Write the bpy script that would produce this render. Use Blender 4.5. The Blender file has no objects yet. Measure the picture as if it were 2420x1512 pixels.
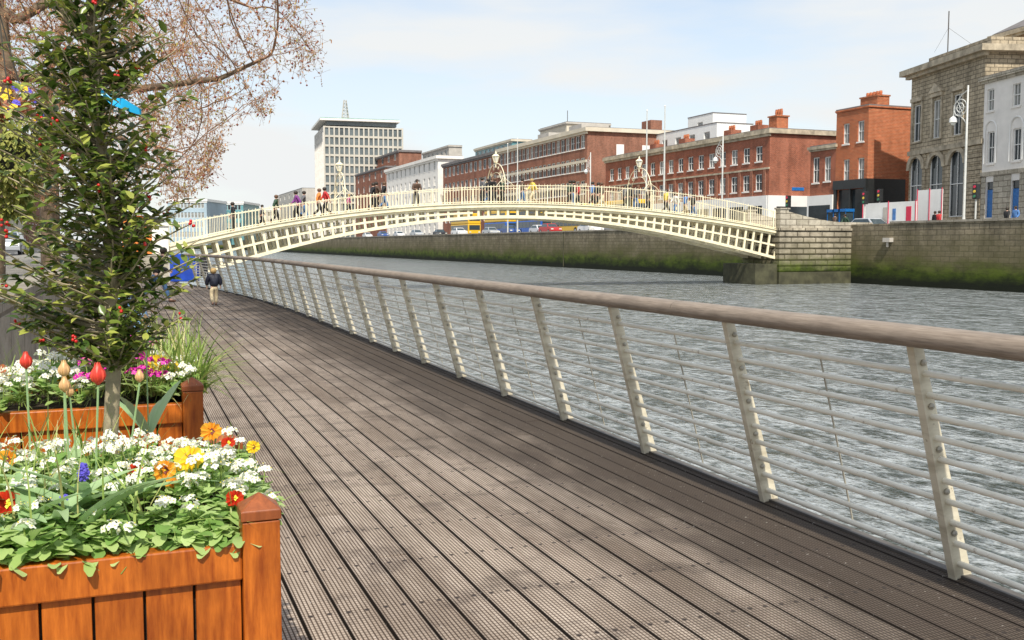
import bpy, math, random, numpy as np
from mathutils import Vector, Matrix
PI=math.pi
rnd=random.Random(11)
C=bpy.context.scene.collection
f=2352.8; CX,CY=1210,756
phi=math.atan(181/f); th=math.atan(910/f*math.cos(phi))
CAM=Vector((0,0,1.6))
rt=Vector((math.cos(th),-math.sin(th),0))
fw=Vector((math.sin(th)*math.cos(phi),math.cos(th)*math.cos(phi),-math.sin(phi)))
up=rt.cross(fw)
def ray(px,py): return fw+rt*((px-CX)/f)+up*((CY-py)/f)
def onX(px,py,X): d=ray(px,py); return CAM+d*(X/d.x)
def onY(px,py,Y): d=ray(px,py); return CAM+d*(Y/d.y)
def onZ(px,py,z): d=ray(px,py); return CAM+d*((z-1.6)/d.z)
def atD(px,py,D): return CAM+ray(px,py)*D
def U(a,b): return rnd.uniform(a,b)
# ---------------------------------------------------------------- materials
def newmat(name):
    m=bpy.data.materials.new(name); m.use_nodes=True
    nt=m.node_tree; b=nt.nodes['Principled BSDF']; return m,nt,b
def ma(nt,op,a,b=None,c=None,clamp=False):
    n=nt.nodes.new('ShaderNodeMath'); n.operation=op; n.use_clamp=clamp
    for i,v in enumerate((a,b,c)):
        if v is None: continue
        if isinstance(v,(int,float)): n.inputs[i].default_value=v
        else: nt.links.new(v,n.inputs[i])
    return n.outputs[0]
def mixc(nt,fac,a,b,mode='MIX'):
    n=nt.nodes.new('ShaderNodeMix'); n.data_type='RGBA'; n.blend_type=mode; n.clamp_factor=True
    for i,v in ((0,fac),(6,a),(7,b)):
        if isinstance(v,(int,float)): n.inputs[i].default_value=v
        elif isinstance(v,(tuple,list)): n.inputs[i].default_value=(v[0],v[1],v[2],1)
        else: nt.links.new(v,n.inputs[i])
    return n.outputs[2]
def noise(nt,vec,scale,detail=4,rough=.55):
    n=nt.nodes.new('ShaderNodeTexNoise'); n.inputs['Scale'].default_value=scale
    n.inputs['Detail'].default_value=detail; n.inputs['Roughness'].default_value=rough
    if vec is not None: nt.links.new(vec,n.inputs['Vector'])
    return n.outputs['Fac']
def ramp(nt,fac,lo,hi):
    n=nt.nodes.new('ShaderNodeMapRange'); n.inputs[1].default_value=lo; n.inputs[2].default_value=hi
    n.clamp=True; nt.links.new(fac,n.inputs[0]); return n.outputs[0]
def coord(nt,scale=None,obj=True):
    t=nt.nodes.new('ShaderNodeTexCoord').outputs['Object'] if obj else nt.nodes.new('ShaderNodeNewGeometry').outputs['Position']
    if scale:
        m=nt.nodes.new('ShaderNodeMapping'); m.inputs['Scale'].default_value=scale; nt.links.new(t,m.inputs['Vector']); return m.outputs[0]
    return t
def bump(nt,b,h,strength=.4,dist=.01):
    n=nt.nodes.new('ShaderNodeBump'); n.inputs['Strength'].default_value=strength; n.inputs['Distance'].default_value=dist
    nt.links.new(h,n.inputs['Height']); nt.links.new(n.outputs[0],b.inputs['Normal'])
def plain(name,col,rough=.6,var=.25,scale=6,bmp=0,bscale=40,metal=0,spec=.5,stretch=None):
    m,nt,b=newmat(name)
    co=coord(nt,stretch); n=noise(nt,co,scale)
    d=tuple(c*(1-var) for c in col); l=tuple(min(1,c*(1+var)) for c in col)
    nt.links.new(mixc(nt,ramp(nt,n,.3,.7),d,l),b.inputs['Base Color'])
    b.inputs['Roughness'].default_value=rough; b.inputs['Metallic'].default_value=metal
    b.inputs['Specular IOR Level'].default_value=spec
    if bmp: bump(nt,b,noise(nt,co,bscale),bmp,.01)
    return m
def island(name,ca,cb,rough=.5,transl=.0,spec=.5,cc=None):
    m,nt,b=newmat(name)
    g=nt.nodes.new('ShaderNodeNewGeometry').outputs['Random Per Island']
    c=mixc(nt,g,ca,cb)
    if cc: c=mixc(nt,ramp(nt,ma(nt,'FRACT',ma(nt,'MULTIPLY',g,7.13)),.7,.8),c,cc)
    nt.links.new(c,b.inputs['Base Color']); b.inputs['Roughness'].default_value=rough
    b.inputs['Specular IOR Level'].default_value=spec
    if transl:
        out=nt.nodes['Material Output']; t=nt.nodes.new('ShaderNodeBsdfTranslucent'); nt.links.new(c,t.inputs[0])
        mx=nt.nodes.new('ShaderNodeMixShader'); mx.inputs[0].default_value=transl
        nt.links.new(b.outputs[0],mx.inputs[1]); nt.links.new(t.outputs[0],mx.inputs[2]); nt.links.new(mx.outputs[0],out.inputs[0])
    return m
def bricks(name,c1,c2,mortar,bw=.22,rh=.075,ms=.01,stain=.5,rough=.85,algae=False):
    m,nt,b=newmat(name)
    co=coord(nt); s=nt.nodes.new('ShaderNodeSeparateXYZ'); nt.links.new(co,s.inputs[0])
    cb=nt.nodes.new('ShaderNodeCombineXYZ'); nt.links.new(ma(nt,'ADD',s.outputs[0],s.outputs[1]),cb.inputs[0]); nt.links.new(s.outputs[2],cb.inputs[1])
    br=nt.nodes.new('ShaderNodeTexBrick'); nt.links.new(cb.outputs[0],br.inputs['Vector'])
    br.inputs['Scale'].default_value=1; br.inputs['Mortar Size'].default_value=ms; br.inputs['Brick Width'].default_value=bw; br.inputs['Row Height'].default_value=rh
    for k,v in (('Color1',c1),('Color2',c2),('Mortar',mortar)): br.inputs[k].default_value=(*v,1)
    n1=noise(nt,co,.35,6,.65); n2=noise(nt,coord(nt,(1,1,.15)),1.3,5,.6)
    st=ramp(nt,ma(nt,'ADD',ma(nt,'MULTIPLY',n1,.5),ma(nt,'MULTIPLY',n2,.5)),.38,.6)
    fine=noise(nt,coord(nt,(1,1,2.2)),3.2,4,.75)
    basec=mixc(nt,ma(nt,'MULTIPLY',ramp(nt,fine,.42,.62),.45),br.outputs['Color'],mixc(nt,1.0,br.outputs['Color'],(.45,.43,.41),'MULTIPLY'))
    dark=mixc(nt,1.0,basec,(1-stain,1-stain,1-stain),'MULTIPLY')
    c=mixc(nt,st,dark,basec)
    if algae:
        z=s.outputs[2]; w=ma(nt,'MULTIPLY',ma(nt,'SUBTRACT',noise(nt,coord(nt,(.5,.35,.9)),.8,7,.7),.5),3.8)
        zz=ma(nt,'ADD',z,w)
        c=mixc(nt,ma(nt,'MULTIPLY',ma(nt,'SUBTRACT',1,ramp(nt,zz,.3,2.6)),.85 if algae is True else .55),c,(.11,.10,.042))
        g=mixc(nt,ramp(nt,noise(nt,coord(nt,(1,.5,1)),1.3,6,.7),.38,.62),(.095,.135,.014),(.03,.042,.010))
        c=mixc(nt,ma(nt,'SUBTRACT',1,ramp(nt,ma(nt,'ADD',z,ma(nt,'MULTIPLY',w,.5)),-.35,.75)),c,g)
        c=mixc(nt,ma(nt,'SUBTRACT',1,ramp(nt,ma(nt,'ADD',z,ma(nt,'MULTIPLY',w,.4)),-1.0,-.1)),c,(.013,.016,.009))
    nt.links.new(c,b.inputs['Base Color']); b.inputs['Roughness'].default_value=rough; b.inputs['Specular IOR Level'].default_value=.2
    bump(nt,b,ma(nt,'ADD',ma(nt,'MULTIPLY',br.outputs['Fac'],-.6),noise(nt,co,9,5,.7)),.5,.03)
    return m
M={}
BPI=.165
def deck_mat():
    m,nt,b=newmat('weathered grooved timber'); co=coord(nt,None,False)
    s=nt.nodes.new('ShaderNodeSeparateXYZ'); nt.links.new(co,s.inputs[0]); x,y=s.outputs[0],s.outputs[1]
    isl=nt.nodes.new('ShaderNodeNewGeometry').outputs['Random Per Island']
    gr=ma(nt,'PINGPONG',ma(nt,'MULTIPLY',ma(nt,'ADD',x,1.0),1/(BPI/9)),.5); g=ramp(nt,gr,.10,.24)
    cr=ma(nt,'PINGPONG',ma(nt,'MULTIPLY',y,1/.026),.5); cg=ramp(nt,cr,.02,.2)
    base=mixc(nt,isl,(.48,.395,.315),(.62,.525,.435))
    fine=noise(nt,coord(nt,(60,2.5,1),False),1.5,5,.65)
    base=mixc(nt,ramp(nt,fine,.35,.7),base,mixc(nt,1.0,base,(.62,.59,.56),'MULTIPLY'))
    big=noise(nt,coord(nt,(1.6,.35,1),False),1.1,7,.68)
    base=mixc(nt,ma(nt,'MULTIPLY',ramp(nt,big,.43,.60),.6),base,(.19,.14,.10))
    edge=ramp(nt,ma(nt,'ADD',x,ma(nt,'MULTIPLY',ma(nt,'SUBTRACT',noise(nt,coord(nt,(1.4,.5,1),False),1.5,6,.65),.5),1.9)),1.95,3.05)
    base=mixc(nt,ma(nt,'MULTIPLY',edge,.88),base,(.065,.048,.035))  # darker towards the rail: grime plus rail shade painted into the boards
    blot=ramp(nt,noise(nt,coord(nt,(.9,1.3,1),False),2.3,5,.6),.54,.64)
    base=mixc(nt,ma(nt,'MULTIPLY',blot,.48),base,(.10,.075,.058))
    groove=mixc(nt,1.0,base,(.20,.17,.15),'MULTIPLY')
    base2=mixc(nt,g,groove,base)
    crossamt=ma(nt,'MULTIPLY',ma(nt,'SUBTRACT',1,cg),.8)
    base2=mixc(nt,crossamt,base2,groove)
    be=ma(nt,'PINGPONG',ma(nt,'MULTIPLY',ma(nt,'ADD',x,1.0),1/BPI),.5)
    base2=mixc(nt,ma(nt,'SUBTRACT',1,ramp(nt,be,.042,.07)),base2,(.035,.026,.02))
    spk=ramp(nt,noise(nt,co,45,2,.5),.70,.74)
    base2=mixc(nt,ma(nt,'MULTIPLY',spk,.45),base2,(.70,.65,.59))
    fx=ma(nt,'ABSOLUTE',ma(nt,'SUBTRACT',ma(nt,'PINGPONG',ma(nt,'ADD',x,1.0),BPI/2),BPI/4))
    fy=ma(nt,'PINGPONG',y,.3)
    dd=ma(nt,'ADD',ma(nt,'MULTIPLY',fx,fx),ma(nt,'MULTIPLY',fy,fy))
    base2=mixc(nt,ma(nt,'LESS_THAN',dd,.00013),base2,(.04,.03,.025))
    nt.links.new(base2,b.inputs['Base Color']); b.inputs['Roughness'].default_value=.75; b.inputs['Specular IOR Level'].default_value=.3
    bump(nt,b,ma(nt,'ADD',g,ma(nt,'MULTIPLY',fine,.4)),.6,.004)
    return m
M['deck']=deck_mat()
def wood(name,ca,cb,scale=(2,2,.25),rough=.45,isl_=.35,bl=.6):
    m,nt,b=newmat(name); co=coord(nt,scale); n=noise(nt,co,22,6,.65); n2=noise(nt,coord(nt),4,4)
    c=mixc(nt,ramp(nt,n,.32,.68),ca,cb); c=mixc(nt,ma(nt,'MULTIPLY',ramp(nt,n2,.45,.75),bl),c,tuple(k*.45 for k in ca))
    if isl_:
        isl=nt.nodes.new('ShaderNodeNewGeometry').outputs['Random Per Island']
        c=mixc(nt,ma(nt,'MULTIPLY',isl,isl_),c,tuple(k*.6 for k in cb))
    nt.links.new(c,b.inputs['Base Color']); b.inputs['Roughness'].default_value=rough; bump(nt,b,n,.25,.003); return m
M['planter']=wood('oiled orange hardwood',(.25,.046,.004),(.62,.17,.018),rough=.33)
M['plantercap']=wood('dark hardwood cap',(.22,.055,.012),(.44,.12,.03))
M['handrail']=wood('weathered handrail timber',(.20,.155,.115),(.34,.275,.215),(5,.3,5),.6,0,.35)
def metal_paint(name,ca,cb,am):
    m,nt,b=newmat(name); co=coord(nt,None,False)
    n=noise(nt,co,14,6,.7); n2=noise(nt,coord(nt,(1,1,6),False),3,5,.6)
    c=mixc(nt,ma(nt,'MULTIPLY',ramp(nt,n2,.42,.68),am),ca,cb)
    c=mixc(nt,ramp(nt,n,.61,.71),c,(.24,.175,.10))
    nt.links.new(c,b.inputs['Base Color']); b.inputs['Roughness'].default_value=.45; return m
M['rail']=metal_paint('cream rail paint',(.66,.60,.46),(.36,.305,.205),.65)
M['bar']=metal_paint('cream bar paint',(.88,.84,.72),(.50,.45,.33),.4)
M['raildark']=plain('grey edge steel',(.10,.09,.08),.6)
M['under']=plain('shade-painted timber underside',(.02,.018,.015),.9)  # near-black colour stands in for the shade below the boards
M['bolt']=plain('bolt steel',(.40,.37,.30),.4,metal=.3)
M['bridge']=plain('cream bridge paint',(.87,.78,.54),.5,.14,2.5)
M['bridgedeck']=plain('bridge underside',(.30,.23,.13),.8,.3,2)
M['stone']=bricks('pale granite courses',(.60,.53,.40),(.46,.40,.30),(.13,.11,.08),1.1,.42,.04,.5,algae='light')
M['stonedry']=bricks('dry granite',(.62,.56,.45),(.50,.45,.35),(.2,.17,.13),1.1,.42,.025,.35)
M['quaywall']=bricks('river wall masonry',(.34,.285,.195),(.24,.205,.14),(.14,.12,.085),.8,.36,.025,.5,algae=True)
M['cap']=bricks('coping stone',(.42,.38,.31),(.36,.32,.26),(.2,.17,.13),1.2,1,.02,.35)
M['soot']=bricks('sooty ashlar',(.66,.55,.385),(.50,.415,.29),(.24,.20,.14),.7,.33,.03,.5)
M['sootdark']=plain('weathered trim stone',(.42,.355,.255),.85,.4,1.5)
M['pierdark']=plain('dark wet stone',(.06,.058,.03),.8,.5,1.5,.5,5)
M['brickA']=bricks('terrace brick',(.50,.12,.055),(.37,.085,.042),(.40,.28,.20),.3,.11,.016,stain=.42)
M['brickB']=bricks('orange brick',(.66,.15,.052),(.48,.10,.038),(.58,.35,.2),.34,.13,.02,stain=.3)
M['brickC']=bricks('brown brick',(.44,.15,.088),(.33,.115,.07),(.36,.27,.2),.3,.11,.016,stain=.4)
M['brickD']=bricks('yellow brown brick',(.42,.27,.15),(.30,.19,.105),(.25,.2,.15),.34,.13,.02,stain=.4)
M['render']=plain('pale render',(.80,.755,.69),.8,.08,1)
M['white']=plain('white paint',(.80,.79,.75),.6,.06,1)
M['grey']=plain('grey concrete',(.48,.445,.39),.8,.15,.5)
M['towerstone']=plain('tower cladding',(.54,.505,.43),.8,.1,.2)
M['beige']=plain('beige cladding',(.62,.55,.43),.8,.12,.5)
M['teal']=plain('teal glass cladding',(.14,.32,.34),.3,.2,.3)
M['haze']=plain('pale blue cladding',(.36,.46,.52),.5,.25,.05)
M['roof']=plain('slate roof',(.17,.155,.15),.8,.2,1)
M['copper']=plain('green copper roof',(.24,.40,.35),.7,.2,.5)
M['glass']=plain('dark window glass',(.035,.045,.05),.12,.5,.4)
M['glass2']=plain('curtained window glass',(.26,.26,.24),.25,.4,1.5)
M['towerglass']=plain('tower glass',(.14,.165,.17),.2,.5,.12)
M['blackpaint']=plain('black gloss paint',(.02,.022,.022),.35)
M['bluepaint']=plain('blue door paint',(.01,.14,.42),.4)
M['bluecloth']=plain('blue banner cloth',(.01,.06,.42),.6,.25,3,.3,6)
M['blackcloth']=plain('black cloth',(.012,.012,.014),.8)
M['asphalt']=plain('asphalt',(.07,.068,.065),.9,.2,2)
M['paving']=bricks('quay paving',(.34,.32,.28),(.28,.265,.23),(.16,.15,.13),.6,.4,.01,.25)
M['bark']=plain('tree bark',(.15,.105,.065),.9,.5,7,.8,18)
M['twig']=plain('thin twigs',(.30,.17,.10),.85,.3,3)
M['twigleaf']=island('russet young leaves',(.66,.38,.18),(.52,.26,.13),.6,.4,.3,(.50,.44,.11))
M['bud']=island('seed balls',(.20,.05,.04),(.34,.12,.07),.8)
M['hollytrunk']=plain('slim grey brown bark',(.31,.26,.165),.8,.35,14,.4,40)
M['holly']=island('glossy evergreen leaves',(.045,.09,.016),(.18,.24,.042),.30,.24,.5,(.40,.43,.09))
M['berry']=island('red berries',(.62,.012,.01),(.45,.01,.01),.25)
M['cane']=plain('bamboo cane',(.52,.47,.16),.5,.2,10)
M['ribbon']=plain('light blue ribbon',(.02,.42,.80),.4,.15,6)
M['soil']=plain('dark potting soil',(.045,.03,.02),.95,.5,25,.8,60)
M['rosette']=island('pale green rosette leaves',(.36,.52,.14),(.54,.68,.28),.5,.38,.4,(.22,.38,.09))
M['whitepetal']=island('white petals',(.88,.88,.80),(.82,.82,.68),.6,.25)
M['yellow']=island('yellow petals',(.88,.60,.01),(.92,.70,.06),.5,.25)
M['orange']=island('orange petals',(.88,.30,.02),(.90,.48,.05),.5,.25)
M['red']=island('dark red petals',(.42,.01,.01),(.62,.05,.01),.5,.2)
M['tulip']=island('red tulip petals',(.80,.06,.04),(.85,.16,.08),.4,.25)
M['peach']=island('peach tulip petals',(.82,.50,.24),(.74,.56,.20),.4,.25)
M['magenta']=island('magenta petals',(.74,.03,.42),(.58,.02,.38),.5,.2)
M['violet']=island('violet petals',(.10,.08,.55),(.18,.14,.68),.5,.2)
M['centre']=plain('flower centre',(.75,.60,.03),.6,.1)
M['blotch']=plain('dark petal blotch',(.16,.02,.01),.6,.1)
M['grass']=island('long blade leaves',(.18,.29,.05),(.36,.46,.12),.45,.25,.4,(.50,.48,.19))
M['tulipleaf']=island('tulip leaves',(.32,.48,.22),(.42,.58,.29),.4,.3)
M['basket']=plain('wire basket',(.05,.05,.04),.7)
M['trail']=island('trailing foliage',(.30,.31,.07),(.42,.42,.12),.6,.35,.3,(.16,.20,.05))
M['spike']=island('reddish spiky leaves',(.50,.14,.07),(.38,.18,.07),.5,.2)
M['skin']=plain('skin',(.55,.33,.24),.5,.05)
M['hairdark']=plain('dark hair',(.03,.02,.012),.6); M['hairfair']=plain('fair hair',(.45,.30,.12),.6); M['hairbrown']=plain('brown hair',(.12,.06,.03),.6)
M['navy']=plain('navy padded fabric',(.010,.013,.028),.55,.3,6,.6,14)
M['black']=plain('black cloth',(.015,.015,.017),.8); M['jeans']=plain('blue denim',(.08,.17,.34),.85,.3,12); M['jeanslight']=plain('faded denim',(.20,.36,.58),.85,.3,12)
M['tan']=plain('tan trousers',(.60,.50,.32),.8); M['shoe']=plain('shoe leather',(.10,.05,.03),.6)
M['coatred']=plain('red coat',(.5,.03,.03),.7); M['coatorange']=plain('orange coat',(.75,.22,.04),.7); M['coatyellow']=plain('yellow coat',(.75,.55,.08),.7)
M['coatpurple']=plain('purple coat',(.20,.04,.22),.7); M['coatpink']=plain('pink coat',(.6,.12,.28),.7); M['coatwhite']=plain('white top',(.75,.75,.72),.7); M['coatblue']=plain('blue top',(.08,.2,.45),.7); M['coatbrown']=plain('brown coat',(.10,.06,.04),.7); M['coatgrey']=plain('grey coat',(.12,.12,.13),.7); M['coatgreen']=plain('dark green coat',(.03,.07,.04),.7)
M['silver']=plain('silver car paint',(.50,.52,.54),.3,.05,1,metal=.3); M['carwhite']=plain('white car paint',(.78,.78,.78),.3,.03); M['carred']=plain('red car paint',(.45,.03,.03),.3,.03); M['carblue']=plain('blue car paint',(.04,.09,.28),.3,.03); M['carblack']=plain('black car paint',(.02,.02,.025),.25,.03)
M['carglass']=plain('car glass',(.04,.06,.07),.08,.2); M['tyre']=plain('tyre rubber',(.015,.015,.015),.9); M['rim']=plain('wheel rim',(.45,.45,.45),.3,metal=.6); M['lampglass']=plain('lamp glass',(.75,.74,.66),.2,.05)
M['busyellow']=plain('bus yellow',(.80,.48,.03),.35,.05); M['busblue']=plain('bus blue',(.02,.12,.50),.35,.05); M['taillight']=plain('red tail lamp',(.5,.02,.02),.3)
M['signred']=plain('red panel',(.65,.03,.08),.5,.05); M['pole']=plain('grey painted pole',(.56,.56,.52),.5,.1); M['greenpaint']=plain('green paint',(.04,.2,.1),.5)
def water_mat():
    m,nt,b=newmat('river water'); co=coord(nt,None,False)
    b.inputs['Roughness'].default_value=.10; b.inputs['IOR'].default_value=1.33; b.inputs['Specular IOR Level'].default_value=.85
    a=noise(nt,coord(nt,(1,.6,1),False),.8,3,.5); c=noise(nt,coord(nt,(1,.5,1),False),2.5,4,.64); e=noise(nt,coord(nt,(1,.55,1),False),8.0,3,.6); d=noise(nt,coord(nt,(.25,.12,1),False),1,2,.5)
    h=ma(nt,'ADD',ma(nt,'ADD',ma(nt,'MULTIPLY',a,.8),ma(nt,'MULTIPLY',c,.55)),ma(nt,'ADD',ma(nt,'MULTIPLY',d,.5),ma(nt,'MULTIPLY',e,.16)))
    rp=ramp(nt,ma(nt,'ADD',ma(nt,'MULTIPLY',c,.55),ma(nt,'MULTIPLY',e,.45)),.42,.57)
    nt.links.new(mixc(nt,rp,(.075,.088,.080),(.36,.385,.385)),b.inputs['Base Color'])  # pale and dark ripple reflections painted into the base colour
    bump(nt,b,h,1.0,.40); return m
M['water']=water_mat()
# ---------------------------------------------------------------- mesh helper
MW={}
def frame_for(d):
    d=d.normalized(); a=Vector((0,0,1)) if abs(d.z)<.9 else Vector((1,0,0)); u=d.cross(a).normalized(); return u,d.cross(u).normalized()
class MB:
    def __init__(s): s.v=[]; s.f=[]; s.smooth=False
    def add(s,vs,fs):
        o=len(s.v); s.v.extend([tuple(v) for v in vs]); s.f.extend([tuple(i+o for i in q) for q in fs]); return s
    def box(s,x0,x1,y0,y1,z0,z1):
        return s.add([(x0,y0,z0),(x1,y0,z0),(x1,y1,z0),(x0,y1,z0),(x0,y0,z1),(x1,y0,z1),(x1,y1,z1),(x0,y1,z1)],[(0,3,2,1),(4,5,6,7),(0,1,5,4),(1,2,6,5),(2,3,7,6),(3,0,4,7)])
    def hexa(s,a):
        return s.add(a,[(0,3,2,1),(4,5,6,7),(0,1,5,4),(1,2,6,5),(2,3,7,6),(3,0,4,7)])
    def tube(s,pts,rad,n=6,cap=True):
        pts=[Vector(p) for p in pts]; k=len(pts)
        if isinstance(rad,(int,float)): rad=[rad]*k
        vs=[]; u=None
        for i,p in enumerate(pts):
            d=(pts[min(i+1,k-1)]-pts[max(i-1,0)])
            if d.length<1e-9: d=Vector((0,0,1))
            if u is None: u,w=frame_for(d)
            else:
                d.normalize(); u=(u-d*u.dot(d)); u=u.normalized() if u.length>1e-6 else frame_for(d)[0]; w=d.cross(u)
            for j in range(n):
                a=2*PI*j/n; vs.append(p+(u*math.cos(a)+w*math.sin(a))*rad[i])
        fs=[]
        for i in range(k-1):
            for j in range(n): fs.append((i*n+j,i*n+(j+1)%n,(i+1)*n+(j+1)%n,(i+1)*n+j))
        if cap: fs.append(tuple(range(n))[::-1]); fs.append(tuple((k-1)*n+j for j in range(n)))
        return s.add(vs,fs)
    def lathe(s,prof,c=(0,0,0),n=12,sy=1):
        c=Vector(c); vs=[]; k=len(prof)
        for r,z in prof:
            for j in range(n):
                a=2*PI*j/n; vs.append(c+Vector((r*math.cos(a),r*sy*math.sin(a),z)))
        fs=[(i*n+j,i*n+(j+1)%n,(i+1)*n+(j+1)%n,(i+1)*n+j) for i in range(k-1) for j in range(n)]
        fs.append(tuple(range(n))[::-1]); fs.append(tuple((k-1)*n+j for j in range(n)))
        return s.add(vs,fs)
    def ball(s,c,r,n=6,m=4,sq=1):
        return s.lathe([(max(1e-4,r*math.sin(PI*i/m)),-r*sq*math.cos(PI*i/m)) for i in range(m+1)],c,n)
    def octa(s,c,r):
        x,y,z=c; return s.add([(x+r,y,z),(x-r,y,z),(x,y+r,z),(x,y-r,z),(x,y,z+r),(x,y,z-r)],[(0,2,4),(2,1,4),(1,3,4),(3,0,4),(2,0,5),(1,2,5),(3,1,5),(0,3,5)])
    def extr(s,poly,axis,a0,a1):
        n=len(poly); mk=(lambda p,a:(a,p[0],p[1])) if axis==0 else ((lambda p,a:(p[0],a,p[1])) if axis==1 else (lambda p,a:(p[0],p[1],a)))
        vs=[mk(p,a0) for p in poly]+[mk(p,a1) for p in poly]
        fs=[tuple(range(n)),tuple(range(2*n-1,n-1,-1))]+[(i,(i+1)%n,n+(i+1)%n,n+i) for i in range(n)]
        return s.add(vs,fs)
    def leaf(s,base,d,nrm,L,W,bend=.3,seg=3,prof=None,fold=.25):
        base=Vector(base); d=Vector(d).normalized(); nrm=Vector(nrm); side=d.cross(nrm)
        side=side.normalized() if side.length>1e-5 else frame_for(d)[0]; nn=side.cross(d).normalized()
        vs=[]; p=base.copy(); dd=d.copy()
        for i in range(seg+1):
            t=i/seg; w=W*.5*(prof(t) if prof else math.sin(PI*min(1,max(0.03,t*.96+.03)))**.8)
            c=p; vs+= [c-side*w+nn*w*fold, c, c+side*w+nn*w*fold]
            dd=(dd-nn*bend/seg).normalized(); p=p+dd*(L/seg)
        fs=[]
        for i in range(seg):
            a=i*3; fs+=[(a,a+1,a+4,a+3),(a+1,a+2,a+5,a+4)]
        return s.add(vs,fs)
    def build(s,name,mat,parent=None,world=False,smooth=False,bevel=0):
        me=bpy.data.meshes.new(name); vs=s.v
        if world and parent is not None:
            inv=MW[parent.name].inverted(); vs=[tuple(inv@Vector(v)) for v in vs]
        me.from_pydata(vs,[],s.f); me.materials.append(M[mat] if isinstance(mat,str) else mat)
        if smooth: me.polygons.foreach_set('use_smooth',[True]*len(me.polygons))
        me.update()
        o=bpy.data.objects.new(name,me); C.objects.link(o); MW[o.name]=MW[parent.name].copy() if parent is not None else Matrix.Identity(4)
        if parent is not None: o.parent=parent
        if bevel:
            b=o.modifiers.new('bevel','BEVEL'); b.width=bevel; b.segments=2; b.limit_method='ANGLE'
        return o
def tag(o,label,cat,group=None,kind=None):
    if label: o['label']=label
    if cat: o['category']=cat
    if group: o['group']=group
    if kind: o['kind']=kind
    return o
def thing(name,label,cat,loc=(0,0,0),rz=0,group=None):
    o=bpy.data.objects.new(name,None); C.objects.link(o); o.location=loc; o.rotation_euler=(0,0,rz); o.empty_display_size=.2
    MW[o.name]=Matrix.Translation(Vector(loc))@Matrix.Rotation(rz,4,'Z'); tag(o,label,cat,group); return o
def struct(o,name=None): o['kind']='structure'; return o
def kids(o): return [c for c in C.objects if c.parent==o]
def cache_tree(o): return (o,[(c,[(g,[]) for g in kids(c)]) for c in kids(o)])
def copy_tree(tree,loc,rz=0,scale=1,label=None,cat=None,group=None):
    o,ch=tree
    def rec(t,par):
        c=t[0].copy(); C.objects.link(c); c.parent=par
        for k in t[1]: rec(k,c)
        return c
    c=o.copy(); C.objects.link(c); c.location=loc; c.rotation_euler=(0,0,rz); c.scale=(scale,)*3
    for k in ch: rec(k,c)
    if label: c['label']=label
    if cat: c['category']=cat
    if group: c['group']=group
    elif 'group' in c and label: del c['group']
    return c
# ---------------------------------------------------------------- setting
WZ=-1.40; QX=51.0
def gz(Y): return 2.15+ (0 if Y<75 else min(1,(Y-75)/45))*.75
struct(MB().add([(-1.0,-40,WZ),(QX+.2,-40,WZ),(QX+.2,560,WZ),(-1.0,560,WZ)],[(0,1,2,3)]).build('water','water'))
g=MB(); Ys=[-200,0,40,75,85,95,105,120,200,400,700,3000]
for a,b_ in zip(Ys,Ys[1:]): g.add([(QX+.6,a,gz(a)),(2500,a,gz(a)),(2500,b_,gz(b_)),(QX+.6,b_,gz(b_))],[(0,1,2,3)])
g.add([(-2500,-200,.9),(-1.35,-200,.9),(-1.35,3000,.9),(-2500,3000,.9)],[(0,1,2,3)])
g.add([(-1.35,556,.9),(QX+.6,556,.9),(QX+.6,3000,.9),(-1.35,3000,.9)],[(0,1,2,3)])
struct(g.build('ground','asphalt'))
g=MB()
for a,b_ in zip(Ys,Ys[1:]):
    for x0,x1 in ((QX+.6,QX+2.8),(61.5,66.5)):
        za,zb=gz(a)+.12,gz(b_)+.12
        g.hexa([(x0,a,za-.12),(x1,a,za-.12),(x1,b_,zb-.12),(x0,b_,zb-.12),(x0,a,za),(x1,a,za),(x1,b_,zb),(x0,b_,zb)])
g.box(-5,-1.36,-40,500,.9,1.02)
struct(g.build('pavement','paving'))
g=MB()
for k in range(60): g.box(-7.6,-7.48,-10+6*k,-7+6*k,.9,.904)
struct(g.build('road_markings','white'))
o=MB().box(QX,QX+.6,-40,556,-3,3.02).build('river_wall','quaywall'); tag(o,'long mossy stone river wall on the far bank with green algae at the waterline','wall')
w=MB(); w.box(QX-.08,QX+.68,-40,57.0,3.02,3.17); w.build('coping','cap',o)
w=MB(); w.box(QX-.08,QX+.68,66.5,556,3.02,3.17); w.build('coping','cap',o)
w=MB(); p=onX(1332,560,QX); w.box(QX-.06,QX,p.y-.06,p.y+.06,-1.3,3.0); w.build('drain_pipe','pierdark',o)
w=MB(); p=onX(2103,565,QX); w.box(QX-.35,QX,p.y-.35,p.y+.35,1.7,2.0); w.tube([(QX-.2,p.y,1.75),(QX-.2,p.y,1.35)],.09); w.build('outlet','grey',o)
o=MB().box(-1.0,QX,556,557,-3,1.9).build('end_wall','quaywall'); tag(o,'low stone wall closing the far end of the river','wall')
o=MB().box(-1.35,-1.0,-10,150,-3,1.12).build('quay_parapet','cap'); tag(o,'low grey stone quay wall behind the flower planters on the left','wall')
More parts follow.
